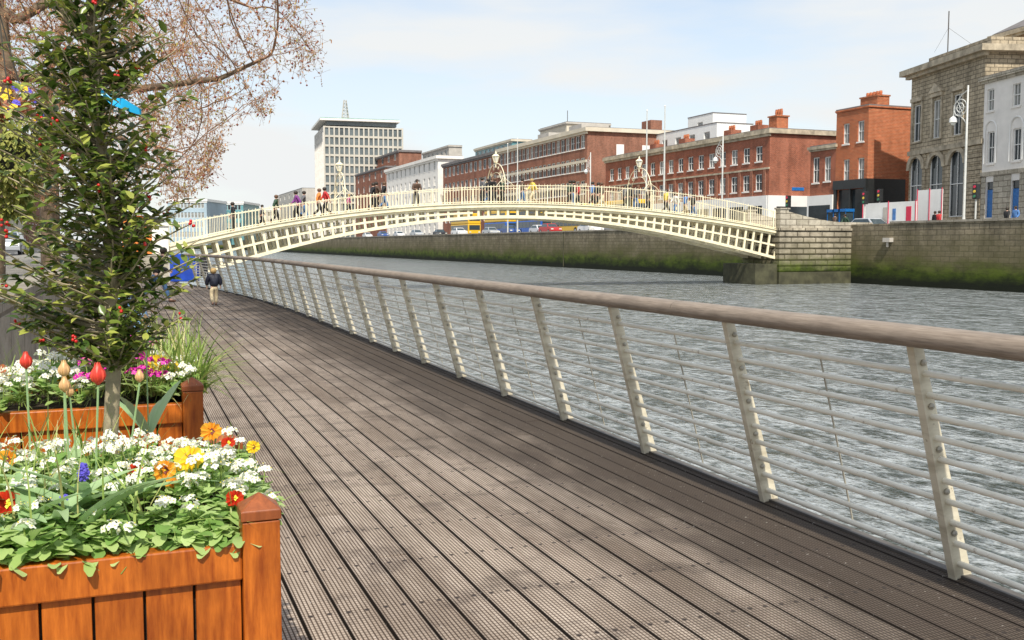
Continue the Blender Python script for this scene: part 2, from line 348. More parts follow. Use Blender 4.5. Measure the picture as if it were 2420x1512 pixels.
# ---------------------------------------------------------------- boardwalk
def shift(Y): return -.0044*max(0,Y-22)**2
EX=3.69
m=MB(); pitch=BPI; x=-1.0
while x<EX-.03:
    x0,x1=x+.007,min(x+pitch-.007,EX-.01)
    ymax=46 if x1<2.0 else 22+math.sqrt(max(0,(EX-x1))/.0044)
    ymax=min(46,max(ymax,22.5))
    y=-2-U(0,3.5)
    while y<ymax:
        L=U(3.6,4.4) if y<24 else 30
        y1=min(y+L,ymax)
        if y1-y>.05: 
            dz=U(-.002,.002); m.box(x0,x1,y,y1-.005,-.035,dz)
        y=y1
    x+=pitch
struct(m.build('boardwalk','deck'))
m=MB(); pts=[Y for Y in np.linspace(-3,40,44)]
for a,b_ in zip(pts,pts[1:]):
    xa,xb=EX+shift(a),EX+shift(b_)
    m.hexa([(xa-.01,a,-.28),(xa+.05,a,-.28),(xb+.05,b_,-.28),(xb-.01,b_,-.28),(xa-.01,a,.015),(xa+.05,a,.015),(xb+.05,b_,.015),(xb-.01,b_,.015)])
struct(m.build('boardwalk_edge','raildark'))
m=MB()
for i in range(70): m.box(-1,EX+min(0,shift(-2+i*.6+.1)),-2+i*.6,-1.93+i*.6,-.2,-.037)
m.box(-1,2.0,-3,46,-.3,-.205); m.box(2.0,EX-.02,-3,24,-.3,-.205)  # solid sheet below the gaps, shade painted into its colour
struct(m.build('boardwalk_frame','under'))
# ---------------------------------------------------------------- railing
RB,RT_,RH=3.645,3.345,1.13
rail=thing('railing','long cream metal railing with brown timber handrail along the river edge of the boardwalk','railing',(RB,3.58,0))
def rx(Y,z): return RB+(RT_-RB)*(z/RH)+shift(Y)
posts=[3.58+1.53*k for k in range(-2,24)]
def sweepY(m,Ys,z,off,hw,hh,n=4,prof=None):
    vs=[]; 
    prof=prof or [(hw*math.cos(2*PI*(j+.5)/n),hh*math.sin(2*PI*(j+.5)/n)) for j in range(n)]; n=len(prof)
    for Y in Ys:
        c=Vector((rx(Y,z)+off,Y,z))
        for j in range(n): vs.append(c+Vector((prof[j][0],0,prof[j][1])))
    k=len(Ys); fs=[(i*n+j,i*n+(j+1)%n,(i+1)*n+(j+1)%n,(i+1)*n+j) for i in range(k-1) for j in range(n)]
    fs.append(tuple(range(n))); fs.append(tuple((k-1)*n+j for j in range(n))[::-1]); m.add(vs,fs)
for i in range(10):
    z=.075+.103*i; m=MB(); sweepY(m,[.4,.41]+list(np.linspace(.6,38.7,80))+[38.89,38.9],z,.042,.0165,.0150,10); m.build('rail_bar','bar',rail,world=True,smooth=True)
seams=[-.2,5.6,11.8,22.2,30.4,39.2]
for a,b_ in zip(seams,seams[1:]):
    pr=[]
    for j in range(20):
        t=2*PI*j/20; cx_,sz_=math.cos(t),math.sin(t); pr.append((.082*math.copysign(abs(cx_)**.75,cx_),.050*math.copysign(abs(sz_)**.8,sz_)))
    m=MB(); sweepY(m,[a,a+.004,a+.012]+list(np.linspace(a+.1,b_-.1,12))+[b_-.014,b_-.007,b_-.003],1.180,.0,.080,.055,18,pr); m.build('handrail','handrail',rail,world=True,smooth=True)
for Y in posts:
    m=MB(); s=shift(Y)
    def P(t,o,yy): return (RB+(RT_-RB)*t+s+o,Y+yy,RH*t+.002)
    for (o0,o1,oo0,oo1,hy) in ((-.012,0,-.012,0,.022),(0,.105,0,.058,.008)):
        m.hexa([P(0,o0,-hy),P(0,o1,-hy),P(0,o1,hy),P(0,o0,hy),P(1,oo0,-hy),P(1,oo1,-hy),P(1,oo1,hy),P(1,oo0,hy)])
    po=m.build('post','rail',rail,world=True)
    if Y<16:
        for i in range(1,10,2):
            t=(.075+.103*(i)+.048)/RH; p=Vector(P(t,.04,-.008)); m=MB(); m.lathe([(.016,0),(.016,.010),(.011,.014),(.006,.020)],n=8); 
            m.v=[(p.x+a_[0],p.y-a_[2],p.z+a_[1]) for a_ in m.v]; m.build('bolt','bolt',po,world=True)
for a,b_ in zip(posts,posts[1:]):
    Y=(a+b_)/2; m=MB(); m.tube([(rx(Y,.06)+.062,Y,.06),(rx(Y,1.02)+.062,Y,1.02)],.0055,5); m.build('tie_rod','bolt',rail,world=True)
# ---------------------------------------------------------------- planters
def planter(x0,x1,y0,y1,label):
    t=thing('planter',label,'planter',((x0+x1)/2,(y0+y1)/2,0))
    pw=.11; cx,cy=(x0+x1)/2,(y0+y1)/2; X0,X1,Y0,Y1=x0-cx,x1-cx,y0-cy,y1-cy
    for sx in (X0,X1-pw):
        for sy in (Y0,Y1-pw):
            p=MB().box(sx,sx+pw,sy,sy+pw,.0,.775).build('post','planter',t,bevel=.004)
            e=.004; z=.778
            MB().add([(sx-e,sy-e,z),(sx+pw+e,sy-e,z),(sx+pw+e,sy+pw+e,z),(sx-e,sy+pw+e,z),(sx-e,sy-e,z+.03),(sx+pw+e,sy-e,z+.03),(sx+pw+e,sy+pw+e,z+.03),(sx-e,sy+pw+e,z+.03),(sx+pw/2,sy+pw/2,z+.075)],
              [(0,3,2,1),(0,1,5,4),(1,2,6,5),(2,3,7,6),(3,0,4,7),(4,5,8),(5,6,8),(6,7,8),(7,4,8)]).build('cap','plantercap',p,bevel=.003)
    for zz0,zz1,nm in ((.60,.71,'top_rail'),(.06,.15,'bottom_rail')):
        mt='planter'
        MB().box(X0+pw,X1-pw,Y0+.012,Y0+.075,zz0,zz1).build(nm,mt,t,bevel=.006)
        MB().box(X0+pw,X1-pw,Y1-.075,Y1-.012,zz0,zz1).build(nm,mt,t,bevel=.006)
        MB().box(X0+.012,X0+.075,Y0+pw,Y1-pw,zz0,zz1).build(nm,mt,t,bevel=.006)
        MB().box(X1-.075,X1-.012,Y0+pw,Y1-pw,zz0,zz1).build(nm,mt,t,bevel=.006)
    for sgn in (0,1):
        m=MB(); a=X0+pw; n=max(3,round((X1-X0-2*pw)/.135)); w_=(X1-X0-2*pw)/n
        for i in range(n): m.box(a+i*w_+.004,a+(i+1)*w_-.004,(Y0+.034) if not sgn else Y1-.055,(Y0+.055) if not sgn else Y1-.034,.15,.605)
        m.build('side_panel','planter',t,bevel=.003)
        m=MB(); a=Y0+pw; n=max(3,round((Y1-Y0-2*pw)/.135)); w_=(Y1-Y0-2*pw)/n
        for i in range(n): m.box((X0+.034) if not sgn else X1-.055,(X0+.055) if not sgn else X1-.034,a+i*w_+.004,a+(i+1)*w_-.004,.15,.605)
        m.build('side_panel','planter',t,bevel=.003)
    MB().box(X0+.06,X1-.06,Y0+.06,Y1-.06,.12,.66).build('soil','soil',t)
    return t
P1=(-.78,.405,2.98,4.15); P2=(-.80,.375,5.78,6.95)
planter(*P1,'near orange hardwood planter box with white flowers at the bottom left')
planter(*P2,'second orange hardwood planter box, behind the near one, with magenta flowers')
def spatf(t): return [.28,.45,.95,1.0,.35][min(4,int(round(t*4)))]
def rosette(name,label,cat,petal,nl,nh,group,hz=(.075,.125)):
    t=thing(name,label,cat,(0,0,-50),0,group); m=MB()
    for i in range(nl):
        a=U(0,2*PI); e=U(.15,1.1); d=Vector((math.cos(a)*math.cos(e),math.sin(a)*math.cos(e),math.sin(e)))
        m.leaf((U(-.02,.02),U(-.02,.02),U(0,.05)),d,(0,0,1),U(.04,.07),U(.025,.040),U(.3,1.0),4,spatf,.3)
    m.build('leaves','rosette',t,smooth=True)
    for h in range(nh):
        a=U(0,2*PI); r=U(.0,.065); c=Vector((r*math.cos(a),r*math.sin(a),U(*hz)))
        st=MB().tube([(c.x*.4,c.y*.4,0),c],.0022,4); 
        m=MB(); cen=MB()
        for j in range(8):
            b=j*2.4+U(-.3,.3); q=(j/8)**.5; n=Vector((math.cos(b)*q,math.sin(b)*q,1.15-q*.75)).normalized(); p=c+Vector((n.x*.027,n.y*.027,n.z*.015+U(-.005,.007)))
            nn=(n+Vector((U(-.3,.3),U(-.7,-.1),U(-.2,.2)))).normalized(); u,w=frame_for(nn); off=U(0,1.5)
            for pp in range(4):
                an=off+pp*PI/2; d=u*math.cos(an)+w*math.sin(an); m.leaf(p,d+nn*.2,nn,.0108,.0096,.3,2,lambda t:[.35,1,.6][int(round(t*2))],.15)
            cen.octa(p+nn*.002,.0022)
        hd=m.build('flower_head',petal,t); st.build('stem','grass',hd); cen.build('flower_centre','centre',hd)
    return cache_tree(t)
WG='white flowering plants massed in the two planters'
ros=[rosette('white_flower_plant','low white flowering plant with pale green rosette leaves in a planter','flowering plant','whitepetal',16,n,WG,(.06,.105)) for n in (2,1,3,1,2)]
mag=rosette('magenta_flower_plant','bright magenta flowering plant in the second planter','flowering plant','magenta',12,6,'magenta flowering plants in the second planter',(.06,.13))
used=set()
def put(tree,loc,rz,sc,**k):
    o=tree[0]
    if id(o) not in used:
        used.add(id(o)); o.location=loc; o.rotation_euler=(0,0,rz); o.scale=(sc,)*3; return o
    return copy_tree(tree,loc,rz,sc,**k)
def bedz(x,y,P):
    e=min(x-P[0],P[1]-x+.08,y-P[2],P[3]-y); return .672+.12*min(1,max(0,e)/.4)
def scatter(P,n,dmin,xmin):
    out=[]; tries=0
    while len(out)<n and tries<9000:
        tries+=1; x,y=U(max(P[0],xmin)+.05,P[1]+.005),U(P[2]+.05,P[3]-.04)
        if x>P[1]-.12 and (y<P[2]+.16): continue
        if all((x-a)**2+(y-b)**2>dmin*dmin for a,b in out): out.append((x,y))
    return out
for (x,y) in scatter(P1,84,.076,-.55):
    if y<3.12 and U(0,1)<.7: continue
    right=x>-.05; t=ros[rnd.choice((0,2,4)) if (right or y>3.6) and U(0,1)<.75 else rnd.choice((1,3,4))] ; put(t,(x,y,bedz(x,y,P1)+U(-.01,.02)),U(0,6),U(.9,1.25))
for (x,y) in scatter(P2,58,.09,-.8):
    if -.26<x<.14 and y<6.5: put(mag,(x,y,bedz(x,y,P2)+.03),U(0,6),U(1.3,1.6))
    else: put(ros[rnd.choice((0,2))],(x,y,bedz(x,y,P2)+.02),U(0,6),U(1.1,1.5))
m=MB()
for i in range(750):
    x=U(-.7,.30); y=3.0+U(0,.22); z=.705+U(-.015,.05)+(y-3.0)*.15; a=U(PI+.1,2*PI-.1)
    d=Vector((math.cos(a),math.sin(a)*.9,U(-.15,.8))); m.leaf((x,y+.02,z),d,(0,0,1),U(.045,.08),U(.028,.044),U(.5,1.3),4,spatf,.25)
for i in range(420):
    y=U(3.14,4.1); x=.345+U(-.04,.03); a=U(-1.3,1.3); d=Vector((math.cos(a),math.sin(a),U(-.1,.8))); m.leaf((x,y,.72+U(0,.07)),d,(0,0,1),U(.05,.085),U(.028,.044),U(.4,1.3),4,spatf,.25)
for i in range(900):
    x,y=U(-.7,.33),U(3.12,4.1); a=U(0,6.3); d=Vector((math.cos(a),math.sin(a)-.3,U(.2,1.2))); m.leaf((x,y,bedz(x,y,P1)+U(-.01,.05)),d,(0,0,1),U(.035,.06),U(.024,.036),U(.5,1.2),4,spatf,.25)
tag(m.build('ground_cover','rosette',smooth=True),'pale green leafy ground cover spilling over the rim of the near planter','ground cover',kind='stuff')
def pansy(px,py,D,mat,label,r=.032):
    c=atD(px,py,D); t=thing('pansy',label,'flower',(c.x,c.y,.70)); h=c.z-.70
    MB().tube([(0,0,0),(.005,.012,h*.6),(0,.004,h)],.0022,4).build('stem','grass',t)
    m=MB(); n=Vector((U(-.4,.0),-.85,U(.2,.6))).normalized(); u,w=frame_for(n); cc=Vector((0,0,h))
    if u.z<0: u=-u
    v_=n.cross(u)
    for i,(an,L,Wd,dp) in enumerate(((.55,1.05,1.15,-.004),(-.55,1.05,1.15,-.002),(1.75,.85,.95,.001),(-1.75,.85,.95,.002),(3.14,.95,1.35,.004))):
        d=u*math.cos(an)+v_*math.sin(an); sd_=n.cross(d); base=cc+n*dp; vs=[base]; 
        for q in range(9):
            b=(q/8-.5)*1.9; rr=r*L*(1-.12*abs(b)**2)*(1+.09*math.sin(q*2.6+i*2)); vs.append(base+(d*math.cos(b)*rr+sd_*math.sin(b)*rr*Wd*.75)+n*(.22*r*math.sin(q*2.1+i)+.22*r))
        m.add(vs,[(0,q+1,q+2) for q in range(8)])
    pe=m.build('petals',mat,t)
    for an in (1.75,-1.75,3.14): k=MB(); d=u*math.cos(an)+v_*math.sin(an); k.leaf(cc+n*.007,d+n*.2,n,r*.36,r*.3,.1,2); k.build('petal_blotch','blotch' if mat!='red' else 'centre',pe)
    MB().octa(cc+n*.009,.0045).build('flower_centre','centre',t)
    m=MB()
    for i in range(5):
        a=U(0,6.3); m.leaf((0,0,h*.3),(math.cos(a),math.sin(a),.5),(0,0,1),.05,.02,.6,3)
    m.build('leaves','grass',t)
for a in [(448,1086,3.30,'yellow','large yellow pansy facing the camera in the near planter',.050),(392,1112,3.25,'orange','orange pansy just left of the large yellow pansy',.038),
 (500,1020,3.8,'orange','orange pansy at the back right of the near planter',.040),(20,1192,2.98,'red','dark red pansy at the left edge of the near planter',.046),
 (322,1112,3.25,'red','small red and orange pansy in the middle of the near planter',.026),(556,1178,3.1,'red','rust red pansy near the corner post of the near planter',.028),
 (408,1142,3.2,'orange','small brown-orange pansy below the orange pansy',.022),(600,1056,3.55,'yellow','pale yellow pansy at the far right corner of the near planter',.026),(20,1085,3.4,'orange','orange pansy low at the left side among the tulip leaves',.036),(540,1048,3.6,'red','rust pansy behind the large yellow pansy on the right',.026),
 (375,862,5.9,'yellow','yellow pansy beside the magenta flowers in the second planter',.07),(155,884,5.9,'yellow','yellow pansy left of the red tulip in the second planter',.07),(70,894,5.9,'yellow','leftmost yellow pansy in the second planter',.06),(405,868,6.0,'yellow','small yellow pansy beside the corner of the second planter',.05)]: pansy(*a[:5],a[5])
def hyacinth(px,py,D,label):
    c=atD(px,py,D); t=thing('grape_hyacinth',label,'flower',(c.x,c.y,.7)); h=c.z-.7
    MB().tube([(0,0,0),(0,0,h+.02)],.003,5).build('stem','grass',t); m=MB(); m.lathe([(.004,-.022),(.013,-.008),(.012,.012),(.004,.034)],(0,0,h),8)
    for i in range(70):
        z=U(-.02,.032); a=U(0,6.3); r=.017*(1-abs(z)/.06); m.octa((r*math.cos(a),r*math.sin(a),h+z),.005)
    m.build('flower_head','violet',t)
hyacinth(197,1120,3.15,'blue violet hyacinth standing among white flowers'); hyacinth(152,1196,3.0,'small faded violet hyacinth low in the near planter')
def tulip(px,py,D,mat,label,bx=None,s=1):
    c=atD(px,py,D); bx=c.x if bx is None else bx; t=thing('tulip',label,'tulip',(bx,c.y,.68)); h=c.z-.68; dx=c.x-bx
    MB().tube([(0,0,0),(dx*.3,.01,h*.5),(dx,0,h)],.0038,6).build('stem','tulipleaf',t)
    m=MB()
    for lay in (0,1):
        for i in range(3):
            a=i*2*PI/3+lay*PI/3+.4; d=Vector((math.cos(a),math.sin(a),0)); 
            vs=[]; prof=[(0,.12),(.9,.7),(1.15,1.0),(1.0,.85),(.55,.3),(.35,.05)]
            R0=.018*s; H=.064*s
            for k,(rr,ww) in enumerate(prof):
                z=h+H*k/5; side=Vector((-d.y,d.x,0)); cc=Vector((dx,0,z))+d*(R0*rr+.001*lay); w2=R0*1.05*ww
                vs+=[cc-side*w2-d*w2*.45,cc,cc+side*w2-d*w2*.45]
            m.add(vs,[q for k in range(5) for q in ((k*3,k*3+1,k*3+4,k*3+3),(k*3+1,k*3+2,k*3+5,k*3+4))])
    m.build('bloom',mat,t,smooth=True)
    m=MB()
    for i in range(4):
        a=U(0,6.3); m.leaf((0,0,0),(math.cos(a)*.6,math.sin(a)*.6,1),(math.cos(a),math.sin(a),-.3),U(.24,.40),.05,U(-1.3,-.4),7,lambda t:math.sin(PI*min(1,t*.8+.18))**.7,.45)
    m.build('leaves','tulipleaf',t,smooth=True)
for a in [(232,910,3.30,'tulip','red tulip in front of the holly trunk',1.2,-.12),(62,872,3.40,'tulip','leftmost tall red tulip in the near planter',.95,-.33),(152,892,3.4,'peach','tall peach tulip bud left of the red tulip',.95,-.22),
  (153,927,3.3,'peach','short peach tulip bud beside the tall one',.85,-.2),(330,904,3.5,'peach','peach tulip bud right of the holly trunk',.75,-.02),(344,770,4.8,'peach','closed yellow tulip bud high behind the holly trunk',.9,None),(165,938,3.45,'peach','slim orange tulip bud half behind the short one',.7,-.18)]:
    tulip(a[0],a[1],a[2],a[3],a[4],a[6],a[5])
def blades(P,n,xr,L,label,mat='grass',w=.008,zoff=0,yr=None):
    m=MB()
    for i in range(n):
        x,y=U(*xr),U(*(yr or (P[2]+.1,P[3]-.1))); a=U(0,6.3); e=U(.6,1.4); d=Vector((math.cos(a)*math.cos(e),math.sin(a)*math.cos(e),math.sin(e)))
        m.leaf((x,y,.67+zoff),d,(0,0,1) if e<1.2 else (math.cos(a),math.sin(a),.3),U(*L),w*U(.7,1.5),U(.6,1.9),7,lambda t:max(.05,1-t**2),.4)
    o=m.build('grass_clump',mat,smooth=True); tag(o,label,'grass',kind='stuff')
blades(P1,280,(-.6,.08),(.20,.40),'long thin arching blades around the holly trunk in the near planter',zoff=.04)
blades(P1,110,(-.1,.38),(.12,.26),'short thin blades at the right side of the near planter',w=.005,zoff=.04)
blades(P2,760,(.06,.42),(.28,.54),'dense grassy clump at the right corner of the second planter',zoff=.04,w=.013,yr=(6.1,7.0))
blades(P2,260,(-.8,.1),(.2,.42),'arching blades along the left of the second planter',yr=(6.3,7.0))
m=MB()
for i in range(40):
    x,y=U(-.50,-.04),U(3.08,3.6); a=U(0,6.3); m.leaf((x,y,.73),(math.cos(a)*.75,math.sin(a)*.75,1.0),(0,0,1),U(.24,.42),U(.036,.062),U(.6,1.6),8,lambda t:math.sin(PI*min(1,t*.8+.18))**.7,.5)
tag(m.build('tulip_foliage','tulipleaf',smooth=True),'broad grey-green tulip leaves on the left of the near planter','leaves',kind='stuff')
# ---------------------------------------------------------------- holly tree
TX,TY=-.07,3.95
ht=thing('holly_tree','slender holly tree with glossy leaves and red berries growing from the near planter','tree',(TX,TY,.62))
tp=[(0,0,0),(-.008,0,.25),(.014,0,.55),(.006,0,.75),(.03,.01,1.0),(-.01,.0,1.35),(-.03,0,1.8),(-.035,0,2.5)]
MB().tube(tp,[.031,.027,.026,.025,.022,.018,.013,.007],12).build('trunk','hollytrunk',ht,smooth=True)
tb=MB(); tl=MB(); bcl=[]
def tpos(z):
    for a,b_ in zip(tp,tp[1:]):
        if a[2]<=z<=b_[2]:
            t=(z-a[2])/(b_[2]-a[2]); return Vector(a).lerp(Vector(b_),t)
    return Vector(tp[-1])
def crown_r(z):
    zz=[.56,.66,.80,1.0,1.3,1.6,1.8,2.1,2.6]; rr=[.13,.26,.31,.31,.29,.28,.24,.18,.15]
    return float(np.interp(z,zz,rr))
NB=450
for i in range(NB):
    z=.60+1.95*(i/NB)**1.15; p0=tpos(max(.3,z-.10)); a=U(0,2*PI); r=crown_r(z)*U(.4,1.15)*(1+.12*math.sin(z*9+a*2)); e=U(.0,.5)
    if z<1.5 and math.cos(a)<-.15: r*=1.45
    if z<1.05 and math.cos(a)>.3: r*=.86
    tip=Vector((p0.x+math.cos(a)*r,p0.y+math.sin(a)*r,z+r*math.tan(e)*.6)); mid=p0.lerp(tip,.5)+Vector((0,0,-.02))
    tb.tube([p0,mid,tip],[.0055,.004,.002],4)
    for k in range(17 if z<1.7 else 11):
        t=U(.2,1.0); q=p0.lerp(mid,t*2) if t<.5 else mid.lerp(tip,t*2-1)
        an=U(0,2*PI); dd=((tip-p0).normalized()*.5+Vector((math.cos(an),math.sin(an),U(-.5,.8)))).normalized()
        tl.leaf(q,dd,(U(-.5,.5),U(-.7,.2),1),U(.036,.058),U(.020,.029),U(-.1,.8),3,lambda t:[.15,.95,.8,.04][int(round(t*3))],U(.2,.5))
    if i%9==0:
        q=p0.lerp(tip,U(.9,1.04)); be=MB()
        for k in range(rnd.randint(2,5)): be.ball(q+Vector((U(-.010,.010),U(-.010,.010),U(-.012,.012))),.0058,7,5)
        bcl.append(be)
tb.build('branches','hollytrunk',ht); tl.build('foliage','holly',ht,smooth=True)
for be in bcl: be.build('berry_cluster','berry',ht,smooth=True)
cn=MB(); p=atD(226,210,3.66); cn.tube([(p.x-.0,p.y,1.9),(p.x-.01,p.y,2.75)],.0085,8); tag(cn.build('cane','cane'),'upright yellow-green bamboo cane supporting the top of the holly tree','cane')
rb=MB(); q=atD(228,212,3.66); 
rb.lathe([(.014,-.012),(.016,-.01),(.016,.02),(.014,.022)],(q.x,q.y,q.z),12)
p1,p2,p3,p4=[atD(a,b_,3.50) for a,b_ in ((238,215),(262,238),(292,243),(334,266))]
rb.add([p1+Vector((0,0,.01)),p1-Vector((0,0,.012)),p2+Vector((0,.01,.012)),p2-Vector((0,.01,.014)),p3+Vector((0,-.01,.014)),p3-Vector((0,-.01,.022)),p4+Vector((0,0,.012)),p4-Vector((0,0,.01))],[(0,1,3,2),(2,3,5,4),(4,5,7,6)])
tag(rb.build('ribbon','ribbon',smooth=True),'light blue plastic ribbon tied round the holly tree and its cane','ribbon')
sh=thing('leafy_shrub','bushy green shrub behind the low quay wall at the left edge','shrub',(-1.9,9.5,1.02)); m=MB(); b2=MB()
for i in range(60):
    a=U(0,6.3); tip=Vector((math.cos(a)*U(.2,.8),U(-2.2,2.2),U(.3,1.1))); b2.tube([(tip.x*.2,tip.y*.8,0),tip],[.012,.004],4)
for i in range(5200):
    a=U(0,6.3); yy=U(-2.4,2.4); r=(.85*math.sqrt(max(0,1-(yy/2.5)**2)))*U(.5,1.05); e=U(-.2,1.57); p=Vector((math.cos(a)*r*math.cos(e),yy,.45+.6*math.sin(e)*U(.6,1)*(1+.25*math.sin(yy*4))))
    m.leaf(p,(U(-1,1),U(-1,1),U(-.4,1)),(0,0,1),U(.05,.09),U(.025,.04),.4,2)
b2.build('branches','bark',sh); m.build('foliage','trail',sh)
bp=atD(8,345,4.8); hb=thing('hanging_basket','hanging basket of violet and yellow flowers with trailing foliage at the left edge','hanging basket',(bp.x,bp.y,bp.z))
MB().lathe([(.02,-.16),(.10,-.12),(.14,-.04),(.15,.03),(.14,.035)],n=14).build('bowl','basket',hb)
for i in range(4):
    m=MB(); a=i*PI/2+.4; m.tube([(.15*math.cos(a),.15*math.sin(a),.03),(0,0,.65)],.003,4); m.build('chain','basket',hb)
m=MB()
for i in range(2600):
    a=U(0,6.3); t=U(0,1); z=.12-t*.46; r=.165+.03*math.sin(t*6+a)-max(0,t-.5)*.12+U(-.03,.02); p=Vector((r*math.cos(a),r*math.sin(a),z)); m.leaf(p,(math.cos(a),math.sin(a),U(-1.2,.3)),(0,0,1),U(.025,.045),.02,.5,2)
m.build('trailing_foliage','trail',hb)
for i in range(56):
    mt='violet' if i%2 else 'yellow'; m=MB(); a=U(0,6.3); r=U(.03,.19); p=Vector((r*math.cos(a),r*math.sin(a),.15+U(0,.14)*(1-r*2)+U(-.05,.05))); nn=Vector((math.cos(a)*.6,math.sin(a)*.6-.5,.7)).normalized(); u,w_=frame_for(nn)
    for k in range(5):
        an=k*1.257; m.leaf(p,u*math.cos(an)+w_*math.sin(an),nn,.022,.026,.2,2)
    m.octa(p,.006); m.build('flower',mt,hb)
m=MB()
for i in range(30):
    a=U(0,6.3); m.leaf((0,0,.10),(math.cos(a)*.8,math.sin(a)*.8,1),(0,0,1),U(.25,.42),.024,U(.4,1.2),5,lambda t:max(.05,1-t*t),.3)
m.build('spiky_leaves','spike',hb)
lp=thing('basket_post','tall dark post beside the planters that carries the hanging basket','post',(bp.x-.75,bp.y,.9))
m=MB(); m.tube([(0,0,0),(0,0,2.6)],[.06,.045],10); m.tube([(0,0,2.2),(.4,0,2.45),(.75,0,bp.z+.66-.9)],.02,6); m.build('pole','blackpaint',lp)
# ---------------------------------------------------------------- plane trees (space colonisation)
def inpoly(x,y,poly):
    c=False; j=len(poly)-1
    for i in range(len(poly)):
        xi,yi=poly[i]; xj,yj=poly[j]
        if (yi>y)!=(yj>y) and x<(xj-xi)*(y-yi)/(yj-yi)+xi: c=not c
        j=i
    return c
def colon(att,nodes,par,step,infl,kill,iters):
    att=np.array(att); nodes=[np.array(n,float) for n in nodes]; par=list(par)
    nd=np.full(len(att),1e9); ni=np.zeros(len(att),int); frm=0; r2=np.random.RandomState(3)
    for it in range(iters):
        new=np.array(nodes[frm:])
        if len(new)==0: break
        for s0 in range(0,len(new),400):
            D=np.linalg.norm(att[:,None,:]-new[None,s0:s0+400,:],axis=2); j=D.argmin(1); dm=D[np.arange(len(att)),j]
            up_=dm<nd; nd[up_]=dm[up_]; ni[up_]=j[up_]+frm+s0
        keep=nd>kill; att,nd,ni=att[keep],nd[keep],ni[keep]
        if len(att)==0: break
        frm=len(nodes); act=nd<infl; acc={}
        for a,i in zip(att[act],ni[act]):
            v=a-nodes[i]; v/=np.linalg.norm(v)+1e-9; acc[i]=acc.get(i,0)+v
        for i,v in acc.items():
            v=v+r2.normal(0,.22,3); v/=np.linalg.norm(v)+1e-9; nodes.append(nodes[i]+v*step); par.append(i)
    return np.array(nodes),par
def plane_tree(label,poly,dr,natt,skel,seed,leafn,trunk_r,step=.16,kill=.22,ls=1.0,pr_=.6):
    r=random.Random(seed); att=[]
    while len(att)<natt:
        x,y=r.uniform(-350,800),r.uniform(-420,480)
        if inpoly(x,y,poly): att.append(tuple(atD(x,y,r.uniform(*dr))))
    nodes=[];par=[]
    for chain,pa in skel:
        prev=pa
        for q0,q1 in zip(chain,chain[1:]):
            q0,q1=np.array(q0,float),np.array(q1,float); n=max(1,int(np.linalg.norm(q1-q0)/step))
            for i in range(n):
                if prev is None: nodes.append(q0); par.append(-1); prev=0; continue
                nodes.append(q0+(q1-q0)*(i+1)/n); par.append(prev); prev=len(nodes)-1
    N_,par=colon(att,nodes,par,step,2.2,kill,70)
    k=len(N_); ch=[0]*k; rad=np.zeros(k); r0=.0038
    for i in range(k-1,-1,-1):
        rad[i]=max(r0,rad[i]**(1/2.1)) if rad[i]>0 else r0
        if par[i]>=0: rad[par[i]]+=rad[i]**2.1; ch[par[i]]+=1
    sc=trunk_r/rad[0]; rad=np.where(rad>.02,rad*(1+(sc-1)*np.clip((rad-.02)/(rad[0]-.02),0,1)),rad)
    base=N_[0]; t=thing('plane_tree',label,'tree',tuple(base))
    thick=MB(); thin=MB(); lf=MB(); bd=MB()
    for i in range(1,k):
        p,q=N_[par[i]],N_[i]; ra,rb_=min(rad[par[i]],rad[i]*1.35),rad[i]
        if rad[i]>.03: thick.tube([p,q],[ra,rb_],8,False)
        else: thin.tube([p,q],[ra,rb_],3 if rad[i]<.012 else 4,False)
        if rad[i]<.008:
            for j in range(2 if ch[i] else 4):
                d=Vector((r.gauss(0,1),r.gauss(0,1),r.gauss(-.2,.9))).normalized(); L=r.uniform(.08,.3); q2=Vector(q)+d*L
                thin.tube([q,q2],[.003,.0018],3,False)
                for l in range(leafn):
                    if r.random()<pr_:
                        pp=Vector(q).lerp(q2,r.uniform(.2,1)); dd=Vector((r.gauss(0,1),r.gauss(0,1),r.gauss(0,1))); lf.leaf(pp,dd,(0,0,1),r.uniform(.03,.055)*ls,r.uniform(.02,.032)*ls,.3,1,lambda t:.9 if t<.5 else .5)
                if r.random()<.26: bd.octa(q2+Vector((0,0,-.02)),r.uniform(.014,.023))
    thick.build('trunk','bark',t,world=True,smooth=True); thin.build('twigs','twig',t,world=True); lf.build('crown','twigleaf',t,world=True); bd.build('seed_balls','bud',t,world=True)
    return k
def D_(px,py,d): return tuple(atD(px,py,d))
polyA=[(-350,-420),(760,-420),(735,0),(775,85),(765,170),(690,190),(655,235),(640,285),(560,290),(535,330),(530,400),(470,450),(380,455),(330,330),(200,260),(-350,300)]
b0=(-2.15,19.0,.9)
plane_tree('nearer bare plane tree with russet buds spreading over the boardwalk',polyA,(13.5,22),2800,
 [([b0,(-2.1,19,3.2),D_(10,170,17.6),D_(-5,0,17.6),D_(20,-300,17.6)],None),
  ([D_(10,170,17.6),D_(60,185,17),D_(180,180,17),D_(330,210,17),D_(520,185,17),D_(640,130,17)],26),
  ([D_(20,60,17.6),D_(220,-60,18),D_(450,-40,18),D_(600,20,18)],32),
  ([D_(20,250,17.6),D_(150,300,19),D_(300,330,19),D_(430,360,19)],24)],5,4,.20,.15,.18,1.0,.5)
polyB=[(-200,-300),(420,-300),(500,60),(545,290),(490,450),(410,500),(300,510),(120,480),(-150,450)]
X1=atD(118,560,27); X1=(X1.x,X1.y,.9)
